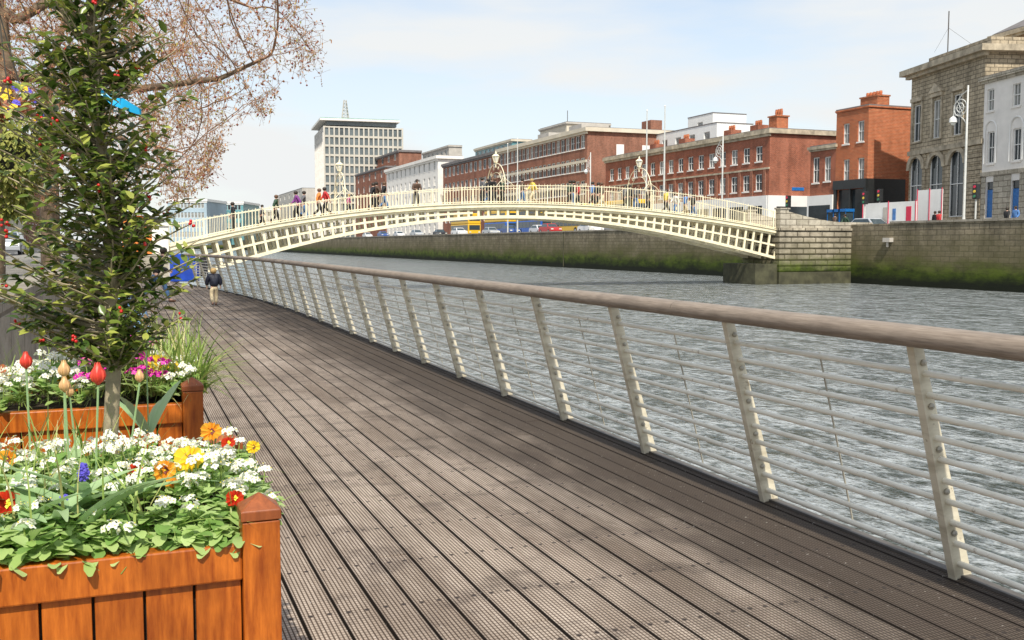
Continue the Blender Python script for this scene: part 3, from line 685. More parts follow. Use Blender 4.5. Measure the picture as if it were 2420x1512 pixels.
plane_tree('farther plane tree with a grey trunk and dense russet twigs behind the holly tree',polyB,(22,31),3100,
 [([X1,D_(116,430,27),D_(112,300,27),D_(110,190,27),D_(150,60,27)],None),([D_(112,300,27),D_(60,250,27),D_(-40,150,27)],20),([D_(112,260,27),D_(220,200,27),D_(340,150,27)],22),([D_(114,360,27),D_(240,370,27),D_(380,400,27)],16)],9,5,.25,.2,.23,1.4,.55)
# ---------------------------------------------------------------- footbridge
YB=61.6; BW=3.6; AY=.45
def fit(pl,deg=4):
    P=[onY(a,b_,YB) for a,b_ in pl]; return np.poly1d(np.polyfit([p.x for p in P],[p.z for p in P],deg))
zt=fit([(400,590),(440,580),(600,545),(800,512),(1000,494),(1200,488),(1400,493),(1600,512),(1750,534),(1840,550)])
zb=fit([(500,642),(640,598),(800,560),(1000,529),(1200,517),(1400,524),(1600,556),(1720,586),(1835,612)])
zr=fit([(400,527),(600,494),(800,462),(1000,445),(1200,436),(1400,437),(1600,452),(1750,478),(1840,499)])
XL=onY(398,580,YB).x; XR=onY(1842,560,YB).x
br=thing('footbridge','cream cast iron arched footbridge with thin railings and three lamps across the river','bridge',((XL+XR)/2,YB,0))
def sweep(m,xs,zf,h0,h1,y0,y1):
    vs=[]
    for x in xs: z=zf(x); vs+=[(x,y0,z+h0),(x,y1,z+h0),(x,y1,z+h1),(x,y0,z+h1)]
    k=len(xs); fs=[]
    for i in range(k-1):
        a=i*4
        for j in range(4): fs.append((a+j,a+(j+1)%4,a+4+(j+1)%4,a+4+j))
    fs+=[(0,3,2,1),tuple((k-1)*4+j for j in range(4))]; m.add(vs,fs)
xs=list(np.linspace(XL,XR,60)); XM=(XL+XR)/2
for yy in (YB,YB+BW/2-.08,YB+BW-.16):
    m=MB(); sweep(m,xs,zt,-.2,.0,yy,yy+.16); xl=[x for x in xs if zb(x)>-1.2 and x>XL+1.2]; sweep(m,xl,zb,0,.2,yy-.02,yy+.18)
    mid=lambda x: zb(x)+(zt(x)-zb(x))*.50
    xm=[x for x in xl if zt(x)-zb(x)>.8]
    for seg in ([x for x in xm if x<XM],[x for x in xm if x>XM]):
        if len(seg)>1: sweep(m,seg,mid,-.05,.08,yy+.02,yy+.14)
    n=60; dz=zt.deriv()
    for i in range(n+1):
        x=XL+1.3+(XR-XL-1.4)*i/n; s=float(dz(x)); d=zt(x)-zb(x); x2=x+s*d*.8; x2=min(max(x2,xl[0]),XR); w=.075
        m.hexa([(x2-w,yy+.03,zb(x2)+.1),(x2+w,yy+.03,zb(x2)+.1),(x2+w,yy+.13,zb(x2)+.1),(x2-w,yy+.13,zb(x2)+.1),(x-w,yy+.03,zt(x)-.1),(x+w,yy+.03,zt(x)-.1),(x+w,yy+.13,zt(x)-.1),(x-w,yy+.13,zt(x)-.1)])
    m.build('arch_rib','bridge',br,world=True)
for i in range(0,61,4):
    m=MB(); x=XL+1.3+(XR-XL-1.4)*i/60; m.box(x-.05,x+.05,YB+.17,YB+BW-.17,zb(x)+.02,zb(x)+.14); m.build('cross_brace','bridge',br,world=True)
m=MB(); sweep(m,xs,zt,.003,.13,YB+.0,YB+BW-.0); m.build('deck','bridgedeck',br,world=True)
for a,b_ in ((YB-.16,YB-.003),(YB+BW+.003,YB+BW+.16)):
    m=MB(); sweep(m,xs,zt,-.06,.17,a,b_); sweep(m,xs,zt,.17,.23,a-.08,b_+.03 if a<YB+1 else b_+.08); m.build('fascia','bridge',br,world=True)
for yy in (YB-.05,YB+BW+.05):
    m=MB(); sweep(m,xs,zr,-.14,-.10,yy-.025,yy+.025); sweep(m,xs,zt,.30,.34,yy-.02,yy+.02)
    n=int((XR-XL)/.2)
    for i in range(n+1):
        x=XL+(XR-XL)*i/n; w=.0125 if i%10 else .035; h=zr(x)+(.0 if i%2 else -.06)
        m.box(x-w,x+w,yy-w,yy+w,zt(x)+.22,h)
    m.build('railing','bridge',br,world=True)
for px,ylt,ylb in ((803,380,405),(1172,360,385),(1510,372,396)):
    X=onY(px,450,YB+BW/2).x; zlb=onY(px,ylb,YB+BW/2).z; zlt=onY(px,ylt,YB+BW/2).z; z0=zt(X)+.3; zc=zr(X)
    m=MB()
    for s in (-1,1):
        yc=YB+BW/2; arc=[]
        for t in np.linspace(0,1,12): arc.append((X,yc+s*BW/2*math.cos(t*PI/2)**.8 if t<1 else yc,zc-.1+(zlb-zc+.05)*math.sin(t*PI/2)**1.2))
        m.tube([(X,yc+s*BW/2,z0)]+arc,.028,6)
        arc2=[(p[0],yc+(p[1]-yc)*.72,zc-.3+(p[2]-zc)*.8) for p in arc]; m.tube(arc2,.018,5)
        for (cy_,cz_,r_) in ((.78,.25,.20),(.5,.62,.18),(.25,.85,.13)):
            c=Vector((X,yc+s*BW/2*cy_,zc+(zlb-zc)*cz_-.15)); m.tube([c+Vector((0,r_*(1-a/12)*math.cos(a),r_*(1-a/12)*math.sin(a))) for a in np.linspace(0,9,18)],.015,4)
        for q in (-1,1):
            m.tube([(X+q*.6,yc+s*BW/2,zc-.1),(X+q*.4,yc+s*BW/2*.97,zc+.12),(X+q*.16,yc+s*BW/2*.9,zc+.3),(X,yc+s*BW/2*.8,zc+.6)],.018,5)
    m.tube([(X,yc,zlb-.3),(X,yc,zlb)],.045,6); la=m.build('lamp_arch','bridge',br,world=True)
    H=zlt-zlb; m=MB(); m.lathe([(.10,0),(.13,.04),(.13,.06)],(X,yc,zlb),6); m.lathe([(.26,.62*H),(.29,.64*H),(.14,.82*H),(.05,.88*H),(.07,.92*H),(.02,1.12*H)],(X,yc,zlb),6)
    for j in range(6):
        a=2*PI*j/6; m.tube([(X+.12*math.cos(a),yc+.12*math.sin(a),zlb+.05),(X+.26*math.cos(a),yc+.26*math.sin(a),zlb+.63*H)],.018,4)
    ln=m.build('lantern','bridge',la,world=True)
    MB().lathe([(.10,.06),(.235,.61*H)],(X,yc,zlb),6).build('lantern_glass','lampglass',la,world=True)
m=MB(); p0=onY(1842,600,YB-AY).x; zA=onY(1900,545,YB-AY).z
m.box(p0,QX+.0-.003,YB-AY,YB+BW+AY,-.5,zA)
for i in range(7):
    z=-.45+i*.42
    if z+.39<zA: m.box(p0-.06,QX-.01,YB-AY-.07,YB+BW+AY+.07,z,z+.36)
m.box(p0-.15,QX+.3,YB-AY-.15,YB+BW+AY+.15,zA+.003,zA+.2)
m.build('abutment','stone',br,world=True)
m=MB(); m.box(onY(1785,640,YB-.3).x,p0-.08,YB-.3,YB+BW+.3,-3,.10); m.box(p0-.075,QX-.01,YB-AY-.12,YB+BW+AY+.12,-3,-.5); m.build('pier','pierdark',br,world=True)
prof=[]; zP=zA+.203
for t in np.linspace(0,1,14):
    x=p0+.7+(QX+2.0-p0-.7)*t; prof.append((x,zP+(.45 if t>.62 else .45+.75*(1-t/.62)**1.5)))
for ya,yb in ((YB-AY,YB-AY+.4),(YB+BW+AY-.4,YB+BW+AY)):
    m=MB(); m.extr([(p0+.7,zP)]+prof+[(QX+2.0,zP)],1,ya,yb); m.build('parapet','stonedry',br,world=True)
    m=MB(); m.box(p0-.05,p0+.68,ya-.1,yb+.1,zP,zP+1.35); m.box(p0-.12,p0+.75,ya-.17,yb+.17,zP+1.352,zP+1.47); m.build('pedestal','stonedry',br,world=True)
m=MB(); m.box(-1.0,XL+.05,YB-.8,YB+BW+.8,-3,1.0); m.build('abutment','stonedry',br,world=True)
for ya in (YB-.5,YB+BW-.15): m=MB(); m.box(XL-.9,XL,ya,ya+.65,1.003,2.6); m.box(XL-1,XL+.1,ya-.1,ya+.75,2.602,2.75); m.build('pedestal','render',br,world=True)
# ---------------------------------------------------------------- buildings
class Bld:
    def __init__(s,name,label,A,B,z0,h,d,mat,opens=(),roof='roof',roofh=.12,cornice=None,group=None,side_opens=None):
        s.A=Vector((A[0],A[1],0)); s.B=Vector((B[0],B[1],0)); dv=s.B-s.A; s.w=dv.length; s.h=h; s.z0=z0; s.d=d
        s.t=thing(name,label,'building',(A[0],A[1],z0),math.atan2(dv.y,dv.x),group)
        s.n=Vector((-dv.y,dv.x,0)).normalized(); s.opens=list(opens); s.cache={}
        s.mat=mat; s.roof=roof; s.cornice=cornice; s.roofh=roofh
    def uv(s,px,py):
        d=ray(px,py); t=((s.A-CAM).dot(s.n))/d.dot(s.n); p=CAM+d*t; q=MW[s.t.name].inverted()@p; return q.x,q.z
    def rect(s,x0,y0,x1,y1):
        u0,_=s.uv(x0,(y0+y1)/2); u1,_=s.uv(x1,(y0+y1)/2); _,a=s.uv((x0+x1)/2,y1); _,b=s.uv((x0+x1)/2,y0); return (u0,u1,max(a,.02),b)
    def finish(s):
        m=MB(); w,h,d=s.w,s.h,s.d; op=[o[:4] for o in s.opens]
        xs_=sorted({0,w,*[o[0] for o in op],*[o[1] for o in op]}); zs=sorted({0,h,*[o[2] for o in op],*[o[3] for o in op]})
        for a,b in zip(xs_,xs_[1:]):
            for c,e in zip(zs,zs[1:]):
                x,z=(a+b)/2,(c+e)/2
                if any(o[0]<x<o[1] and o[2]<z<o[3] for o in op): continue
                m.add([(a,0,c),(b,0,c),(b,0,e),(a,0,e)],[(0,1,2,3)])
        r=.24
        for o in op:
            a,b,c,e=o; m.add([(a,0,c),(b,0,c),(b,0,e),(a,0,e),(a,r,c),(b,r,c),(b,r,e),(a,r,e)],[(0,4,5,1),(1,5,6,2),(2,6,7,3),(3,7,4,0)])
        m.add([(0,0,0),(0,d,0),(0,d,h),(0,0,h),(w,0,0),(w,d,0),(w,d,h),(w,0,h)],[(0,3,2,1),(4,5,6,7),(1,2,6,5)])
        m.build('wall',s.mat,s.t)
        if s.roof: MB().box(-.06,w+.06,-.06,d+.06,h,h+s.roofh).build('roof',s.roof,s.t)
        if s.cornice:
            hh,pr,mt=s.cornice; m=MB(); m.box(-pr,w+pr,-pr,-.003,h-hh,h-.003); m.box(-pr*.5,w+pr*.5,-pr*.5,-.004,h-hh*1.6,h-hh-.002); m.box(w+.003,w+pr,-.003,d,h-hh,h-.003); m.build('cornice',mt,s.t)
        for o in s.opens: s.window(*o)
        return s
    def window(s,a,b,c,e,style='sash'):
        if style=='hole': return
        w_,h_=b-a,e-c; key=(round(w_,1),round(h_,1),style)
        if key not in s.cache:
            m=MB(); fr=.085 if style!='far' else .09; y0,y1=.10,.19
            m.box(0,fr,y0,y1,0,h_); m.box(w_-fr,w_,y0,y1,0,h_); m.box(fr,w_-fr,y0,y1,0,fr); m.box(fr,w_-fr,y0,y1,h_-fr,h_)
            if style in('sash','arch','door'): m.box(fr,w_-fr,y0+.003,y1-.003,h_*.5-.03,h_*.5+.03)
            if style in('sash','arch'): m.box(w_/2-.015,w_/2+.015,y0+.006,y1-.006,fr,h_-fr)
            me=m.build('window','white',s.t); 
            pn=MB().box(.02,w_-.02,.20,.22,.02,h_-.02).build('pane','glass',me); s.cache[key]=(me,pn)
            win,pane=me,pn
        else:
            a0,b0_=s.cache[key]; win=a0.copy(); C.objects.link(win); win.parent=s.t; pane=b0_.copy(); C.objects.link(pane); pane.parent=win
        win.location=(a,0,c)
        if U(0,1)<.35 and style!='door':
            pane.material_slots[0].link='OBJECT'; pane.material_slots[0].material=M['glass2']
        if style=='arch':
            R_=w_/2; cx=a+R_; cz=e-R_
            for sg in (-1,1):
                m=MB(); poly=[(cx+sg*R_,e)]+[(cx+sg*R_*math.cos(t),cz+R_*math.sin(t)) for t in np.linspace(0,PI/2,8)]
                if sg<0: poly=poly[::-1]
                m.extr(poly,1,.003,.095); m.build('arch_surround',s.mat,s.t)
        if style in('sash',) : MB().box(a-.1,b+.1,-.09,-.002,c-.14,c-.002).build('sill','render' if s.mat!='soot' else 'sootdark',win.parent)
def cols(w,n,ww,rows,style='sash',m0=.6):
    out=[]; sp=(w-2*m0)/n
    for i in range(n):
        cx=m0+sp*(i+.5)
        for c,e in rows: out.append((cx-ww/2,cx+ww/2,c,e,style))
    return out
def ptX(px,X): p=onX(px,575,X); return (p.x,p.y)
FX=66.0
A=(66,71.6);B=(63,60.5); z0=2.15
b=Bld('stone_building','grey stone classical building with three ground floor arches and deep cornice at the right',A,B,z0,1,14,'soot',cornice=(.5,.8,'sootdark'))
b.h=b.uv(2140,172)[1]
for r in ((2159,248,2177,334),(2205,236,2223,326),(2253,222,2274,318)): b.opens.append((*b.rect(*r),'sash'))
for r in ((2149,372,2178,505),(2195,366,2226,505),(2242,356,2276,512)): b.opens.append((*b.rect(*r),'arch'))
b.finish()
m=MB(); _,za=b.uv(2220,350); m.box(-.1,b.w+.1,-.2,-.003,za-.25,za+.15); m.build('string_course','sootdark',b.t)
ed=[0]+[o[1]+.5 for o in b.opens[3:]]; e2=[o[0]-.5 for o in b.opens[3:]]+[b.w]
for a_,c_ in zip(ed,e2):
    if c_-a_<.1: continue
    for zz in np.arange(.5,za-.6,.48): MB().box(a_+.03,c_-.03,-.07,-.003,zz,zz+.42).build('rusticated_block','soot',b.t)
for o in b.opens[:3]:
    a_,c_,d_,e_=o[:4]; m=MB(); m.box(a_-.28,a_-.03,-.1,-.003,d_-.1,e_+.3); m.box(c_+.03,c_+.28,-.1,-.003,d_-.1,e_+.3); m.box(a_-.35,c_+.35,-.2,-.003,e_+.28,e_+.6); m.build('window_surround','sootdark',b.t)
o=b.opens[1]; m=MB(); m.extr([(o[0]-.5,o[3]+.62),(o[1]+.5,o[3]+.62),((o[0]+o[1])/2,o[3]+1.4)],1,-.3,-.003); m.build('pediment','sootdark',b.t)
for i,o in enumerate(b.opens[3:]):
    m=MB(); R_=(o[1]-o[0])/2; cx=(o[0]+o[1])/2; cz=o[3]-R_
    for k in range(9):
        t0,t1=PI*k/9+.0,PI*(k+1)/9-.0; r0,r1=R_+.02,R_+.45+.05*(k%2)
        q=[(cx+r0*math.cos(t0),cz+r0*math.sin(t0)),(cx+r1*math.cos(t0),cz+r1*math.sin(t0)),(cx+r1*math.cos(t1),cz+r1*math.sin(t1)),(cx+r0*math.cos(t1),cz+r0*math.sin(t1))]
        m.extr(q,1,-.13,-.003)
    m.build('arch_voussoirs','sootdark',b.t)
MB().box(1,b.w-1,1,10,b.h+.12,b.h+.9).build('parapet','soot',b.t)
m=MB(); p=onX(2240,110,66); m.tube([(p.x,p.y,p.z-.5),(p.x,p.y,onX(2246,25,66).z)],.05,5); m.tube([(p.x,p.y,onX(2243,65,66).z),(p.x,p.y-2.5,p.z-.2)],.012,4); m.tube([(p.x,p.y,onX(2243,65,66).z),(p.x,p.y+1.5,p.z-.2)],.012,4); m.build('roof_mast','raildark',b.t,world=True)
b=Bld('pale_building','pale rendered building with blue doors at the right edge',B,(60.6,50.0),z0,1,12,'render',cornice=(.3,.35,'stonedry'))
b.h=b.uv(2320,186)[1]
for r in ((2333,210,2349,262),(2393,197,2412,250)): b.opens.append((*b.rect(*r),'sash'))
for r in ((2333,311,2349,386),(2393,303,2412,379)): b.opens.append((*b.rect(*r),'sash'))
for r in ((2329,430,2346,514),(2389,426,2408,513)): b.opens.append((*b.rect(*r),'hole'))
w0=b.opens[0];sp=b.opens[1][0]-w0[0]
b.opens.append((w0[0]+2*sp,w0[1]+2*sp,w0[2],w0[3],'sash'))
b.finish()
for o in b.opens[4:6]:
    dr=MB().box(o[0]+.05,o[1]-.05,.12,.2,.03,o[3]-.6).build('door','bluepaint',b.t); MB().box(o[0]+.12,o[1]-.12,.1,.119,1.2,o[3]-.8).build('door_panel','bluepaint',dr); MB().box(o[0]+.05,o[1]-.05,.14,.2,o[3]-.55,o[3]-.02).build('fanlight','glass',b.t)
m=MB(); _,za=b.uv(2360,408); m.box(-.02,b.w,-.12,-.003,za-.15,za+.15); m.build('string_course','stonedry',b.t)
xs2=[0]+[q for o in b.opens[4:6] for q in (o[0]-.0,o[1]+.0)]+[b.w]
for a_,c_ in zip(xs2[::2],xs2[1::2]): MB().box(a_+.05,c_-.05,-.05,-.003,.1,za-.2).build('ground_floor_stone','stonedry',b.t)
for o in b.opens[2:4]:
    m=MB(); R_=(o[1]-o[0])/2+.3; cx=(o[0]+o[1])/2; cz=o[3]+.1
    pts_=[(cx+R_*math.cos(t),-.04,cz+R_*math.sin(t)) for t in np.linspace(0,PI,14)]; m.tube([(cx+R_,-.04,o[2])]+pts_+[(cx-R_,-.04,o[2])],.06,4); m.build('arch_moulding','white',b.t)
b=Bld('brick_building','tall yellow brown brick building with slate hipped roof rising behind the pale building',(69.5,66),(67.5,48),z0,1,14,'brickD',cornice=(.35,.35,'sootdark'))
b.h=b.uv(2330,90)[1]; b.opens=[]; b.finish()
m=MB(); w,h,d=b.w,b.h+.15,b.d; m.add([(0,0,h),(w,0,h),(w,d,h),(0,d,h),(5,5,h+3),(w-5,5,h+3),(w-5,d-5,h+3),(5,d-5,h+3)],[(0,1,5,4),(1,2,6,5),(2,3,7,6),(3,0,4,7),(4,5,6,7)]); m.build('hipped_roof','roof',b.t)
A=ptX(1970,FX);B=ptX(2045,FX)
b=Bld('orange_brick_building','bright orange brick building with four sash windows above a black shopfront',A,B,gz(A[1]),1,12,'brickB',cornice=(.15,.12,'brickB'))
b.h=b.uv(2040,251)[1]
for r in ((1993,292,2007,340),(2027,285,2042,334),(1993,377,2007,431),(2027,373,2042,428)): b.opens.append((*b.rect(*r),'sash'))
sh=b.rect(1973,447,2040,512); b.opens.append((.4,b.w-.4,.5,sh[3],'hole')); b.finish()
m=MB(); m.box(-.05,b.w+.1,-.25,-.003,sh[3]+.02,sh[3]+.9); m.box(-.05,.38,-.15,-.003,0,sh[3]+.02); m.box(b.w-.38,b.w+.1,-.15,-.003,0,sh[3]+.02); m.box(b.w/2-.1,b.w/2+.1,-.1,.1,0,sh[3]+.02); m.box(b.w+.003,b.w+.15,-.1,4.5,0,sh[3]+.9); m.build('shopfront','blackpaint',b.t)
MB().box(.4,b.w-.4,.2,.23,.5,sh[3]).build('shop_window','glass',b.t)
m=MB(); m.box(b.w-2.4,b.w+.0,1.0,2.4,b.h+.12,b.h+.95); m.box(b.w-2.5,b.w+.08,.92,2.48,b.h+.95,b.h+1.08); ch=m.build('chimney','brickB',b.t)
for i in range(5): MB().lathe([(.13,0),(.16,.3),(.13,.45)],(b.w-2.2+.45*i,1.7,b.h+1.08),8).build('chimney_pot','brickB',ch)
A2=ptX(1911,FX)
b=Bld('small_brick_house','narrow dull brick house between the orange building and the long terrace',A2,(A[0],A[1]+.02),gz(A2[1]),1,9,'brickA',cornice=(.3,.25,'sootdark'))
b.h=b.uv(1940,345)[1]
for r in ((1921,372,1936,432),(1948,370,1963,428)): b.opens.append((*b.rect(*r),'sash'))
b.finish(); _,za=b.uv(1940,462)
MB().box(-.02,b.w,-.3,-.003,.1,za).build('shopfront','white',b.t); MB().box(.3,b.w-.3,-.33,-.303,.8,za-1.0).build('shop_window','glass',b.t)
A3=ptX(1430,FX);B3=ptX(1815,FX)
b=Bld('brick_terrace','long dark red brick terrace with two rows of pale sash windows and a bright gable',A3,B3,gz(A3[1]),1,11,'brickA',cornice=(.5,.35,'sootdark'))
b.h=b.uv(1812,305)[1]; z=lambda px,py:b.uv(px,py)[1]
rows=[(z(1797,381),z(1797,345)),(z(1797,450),z(1797,411))]
b.opens=cols(b.w,16,1.25,rows,'sash',.8); b.finish()
zg=z(1797,463); m=MB(); m.box(.0,b.w+.05,-.35,-.003,.2,zg); m.box(b.w+.053,b.w+.3,-.3,7,.2,zg); m.build('shopfront','white',b.t)
for i in range(11): MB().box(.8+i*3.6,3.5+i*3.6,-.38,-.352,.6,zg-1.1).build('shop_window','glass',b.t)
MB().box(b.w+.302,b.w+.33,.8,6,.6,zg-1.2).build('shop_window','glass',b.t)
MB().box(-.02,b.w+.05,-.12,-.003,rows[0][0]-.95,rows[0][0]-.75).build('string_course','sootdark',b.t)
for i in range(17): x=.8+(b.w-1.6)*i/16; MB().box(x-.22,x+.22,-.13,-.003,zg+.05,rows[0][0]-.97).build('pilaster','brickC',b.t)
m=MB(); m.box(b.w-2.4,b.w-.9,1.5,3.0,b.h+.12,b.h+1.5); m.box(b.w-2.52,b.w-.78,1.38,3.12,b.h+1.5,b.h+1.65); ch=m.build('chimney','brickB',b.t)
for i in range(3): MB().lathe([(.14,0),(.17,.4),(.13,.75)],(b.w-2.1+.45*i,2.3,b.h+1.65),8).build('chimney_pot','brickB',ch)
for f_ in (.76,.62,.35,.15):
    ch=MB().box(b.w*f_,b.w*f_+1.6,4,5.5,b.h+.12,b.h+1.5).build('chimney','brickA',b.t)
    for i in range(3): MB().lathe([(.14,0),(.17,.35),(.13,.6)],(b.w*f_+.3+.45*i,4.7,b.h+1.5),8).build('chimney_pot','brickB',ch)
MB().box(b.w+.01,b.w+.05,3.0,4.6,zg+.6,zg+.95).build('street_sign','bluepaint',b.t)
def boxbuild(name,label,px0,px1,yt,X,mat,d=10,n=0,rows=0,cor=None,fl=3.2,ww=1.6,style='far',z0_=None):
    A=ptX(px0,X);B=ptX(px1,X); z0=gz(A[1]) if z0_ is None else z0_
    b=Bld(name,label,A,B,z0,1,d,mat,cornice=cor); b.h=b.uv((px0+px1)/2,yt)[1]
    if n:
        top=b.h-1.0; rr=[(top-fl*i-fl*.58,top-fl*i) for i in range(rows) if top-fl*i-fl*.58>.5]; b.opens=cols(b.w,n,ww,rr,style)
    return b.finish()
boxbuild('rooftop_block','white rooftop storey rising behind the long brick terrace',1520,1690,308,78,'white',6,5,1)
boxbuild('rooftop_block','small white square lift tower on the skyline above the terrace',1622,1680,274,84,'white',6,1,1)
boxbuild('rooftop_block','cream low rooftop block left of the flagpoles',1490,1560,318,90,'beige',6,3,1)
b=boxbuild('brick_office_building','large red brick building with cream bands left of the long terrace',1178,1386,327,66,'brickC',16,20,4,(.6,.5,'beige'),3.5,1.5,'sash')
for zz in (5.1,8.7): MB().box(-.1,b.w+.05,-.25,-.003,b.h-zz-.2,b.h-zz+.2).build('string_course','beige',b.t)
for i in range(2): MB().box(b.w+.003,b.w+.06,5+i*4.5,6.3+i*4.5,b.h-4.5,b.h-2.4).build('gable_window','white',b.t)
MB().box(b.w-3,b.w,11,13,b.h+.12,b.h+1.6).build('chimney','brickC',b.t)
for f_ in (.25,.6): MB().box(b.w*f_,b.w*f_+5,4,9,b.h+.12,b.h+1.9).build('roof_plant','grey',b.t)
b=boxbuild('rooftop_plant_room','beige rooftop plant room on the skyline above the large brick building',1276,1338,297,76,'beige',9,0,0,(.3,.3,'grey'))
MB().tube([(b.w*.5,3,b.h),(b.w*.5,3,b.h+3)],.07,4).build('aerial','raildark',b.t)
boxbuild('brick_building','brown brick building with a row of square windows left of the large brick one',1048,1178,372,66.5,'brickC',10,12,4,(.5,.4,'roof'),3.4,1.8)
boxbuild('teal_roofed_building','building with a teal glass top storey behind the brick row',1124,1210,340,84,'teal',5,8,2,(.5,.4,'beige'),3.2,2.2)
boxbuild('white_building','white stuccoed corner building with rows of small windows near the left bridge lamp',915,1036,384,67,'render',6,11,5,(.7,.6,'render'),3.6,1.3,'sash')
boxbuild('grey_building','pale grey-brown building with stepped roof behind the white one',1000,1062,352,88,'grey',4,6,3,(.4,.3,'grey'),3.2,2.5)
boxbuild('brown_building','brown brick building with flat roof in front of the office tower',842,912,402,72,'brickC',12,5,4,(.4,.3,'roof'),3.6,2)
boxbuild('brown_building','low dark brown rooftop storeys between the office tower and white building',872,944,366,86,'brickC',8,5,3,(.6,.4,'roof'),3.6,3)
boxbuild('dark_stepped_building','small dark building left of the office tower on the skyline',660,716,452,72,'grey',20,5,2,None,3.6,4)
Dz=360; A=atD(768,450,Dz);B=atD(952,450,Dz+8)
t=Bld('office_tower','tall pale office tower with grid of windows and a lattice mast on its roof',(A.x,A.y),(B.x,B.y),gz(300),1,34,'grey',roof='grey',roofh=.5)
t.h=t.uv(850,300)[1]; n=12; fl=t.h/n
MB().box(.3,t.w-.3,.3,t.d-.3,0,t.h-.3).build('curtain_wall','towerglass',t.t)
for k in range(n+1):
    z=max(0,k*fl-.5) ; MB().box(0,t.w,-.05,t.d,z,min(t.h,z+.75)).build('floor_band','towerstone',t.t)
for i in range(17): x=i*t.w/16; MB().box(x-.26,x+.26,-.3,-.052,0,t.h).build('mullion','towerstone',t.t)
for i in range(14): y=i*t.d/13; MB().box(-.3,-.002,y-.18,y+.18,0,t.h).build('mullion','render',t.t)
m=MB(); m.box(-1.5,t.w-1,-1,t.d,t.h+2.0,t.h+2.7); m.build('roof_slab','render',t.t)
MB().box(-1.3,t.w-1.2,-.8,t.d-.2,t.h+2.702,t.h+3.0).build('roof_edge','copper',t.t)
MB().box(1,t.w-2,1,t.d-1,t.h+.5,t.h+2.0).build('roof_storey','towerglass',t.t)
m=MB(); u0,_=t.uv(815,280); u1,_=t.uv(832,280); zb_=t.h+3.0; _,zq=t.uv(823,228)
for a,b_ in ((0,0),(1,0),(1,1),(0,1)):
    m.tube([(u0+(u1-u0)*a,8+2.6*b_,zb_),((u0+u1)/2+(a-.5)*.8,9.3+(b_-.5)*.8,zq)],.16,4)
for k in range(6):
    q=k/6; z=zb_+(zq-zb_)*q; hw=(u1-u0)/2*(1-q)+.4*q; c=(u0+u1)/2; z2=z+(zq-zb_)/6
    m.tube([(c-hw,8,z),(c+hw,8,z)],.11,4); m.tube([(c-hw,8,z),(c+hw*.85,8.3,z2)],.09,4); m.tube([(c+hw,8,z),(c-hw*.85,8.3,z2)],.09,4)
m.build('lattice_mast','grey',t.t)
def faraway(label,px0,px1,yt,D,mat,d=30,n=10,rows=4):
    A=atD(px0,560,D);B=atD(px1,560,D); b=Bld('distant_building',label,(A.x,A.y),(B.x,B.y),1,1,d,mat,cornice=(1,.5,'white')); b.h=b.uv((px0+px1)/2,yt)[1]
    fl=4.2; top=b.h-1.5; b.opens=cols(b.w,n,b.w/n*.7,[(top-fl*i-2.4,top-fl*i) for i in range(rows) if top-fl*i-2.4>.5],'far',1); return b.finish()
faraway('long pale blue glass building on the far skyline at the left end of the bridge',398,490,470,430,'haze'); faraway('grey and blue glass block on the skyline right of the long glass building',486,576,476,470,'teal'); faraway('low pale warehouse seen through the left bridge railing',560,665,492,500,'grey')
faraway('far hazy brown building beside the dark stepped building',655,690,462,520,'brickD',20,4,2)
for i,(y0,y1,h,mt,lab) in enumerate(((150,185,11,'beige','cream street house far down the left bank'),(185,240,13,'brickC','brown brick street house farthest down the left bank'),(120,149.9,12,'render','pale street house nearest on the left bank'))):
    b=Bld('street_house',lab,(-16,y0),(-16,y1),.9,h,12,mt,cornice=(.4,.3,'grey')); b.opens=cols(b.w,8,1.4,[(1+3.3*k,2.9+3.3*k) for k in range(3)]); b.finish()
# ---------------------------------------------------------------- vehicles
def car(label,paint,group=None):
    t=thing('parked_car',label,'car',(0,0,-60),0,group)
    low=[(-2.1,.28),(-2.12,.55),(-2.0,.78),(-1.1,.92),(1.55,.95),(2.0,.88),(2.08,.6),(2.05,.28),(1.75,.25),(1.65,.5),(1.35,.62),(1.05,.5),(.95,.25),(-.95,.25),(-1.05,.5),(-1.35,.62),(-1.65,.5),(-1.75,.25)]
    m=MB(); m.extr(low,1,-.85,.85); m.hexa([(-1.15,-.8,.9),(1.8,-.8,.9),(1.8,.8,.9),(-1.15,.8,.9),(-.35,-.62,1.44),(1.2,-.62,1.44),(1.2,.62,1.44),(-.35,.62,1.44)]); m.build('body',paint,t,bevel=.05)
    def fr(z): k=(z-.9)/.54; return -1.15+.8*k,1.8-.6*k,.8-.18*k
    a=fr(.97);b=fr(1.37); e=.012
    for s in (-1,1): 
        MB().add([(a[0]+.18,s*(a[2]+e),.97),(a[1]-.18,s*(a[2]+e),.97),(b[1]-.1,s*(b[2]+e),1.37),(b[0]+.1,s*(b[2]+e),1.37)],[(0,1,2,3)]).build('side_window','carglass',t)
    MB().add([(a[0]-e,-.7,.97),(a[0]-e,.7,.97),(b[0]-e,.55,1.37),(b[0]-e,-.55,1.37)],[(0,1,2,3)]).build('windscreen','carglass',t)
    MB().add([(a[1]+e,-.7,.97),(a[1]+e,.7,.97),(b[1]+e,.55,1.37),(b[1]+e,-.55,1.37)],[(0,1,2,3)]).build('rear_window','carglass',t)
    for x in (-1.35,1.35):
        for s in (-1,1):
            w=MB().tube([(x,s*.68,.31),(x,s*.87,.31)],.31,16).build('wheel','tyre',t); MB().tube([(x,s*.872,.31),(x,s*.885,.31)],.2,12).build('rim','rim',w)
    for s in (-1,1):
        MB().box(-2.15,-2.05,s*.6-.17,s*.6+.17,.6,.75).build('headlight','lampglass',t); MB().box(2.02,2.1,s*.62-.14,s*.62+.14,.66,.84).build('tail_light','taillight',t)
    return cache_tree(t)
cars={}
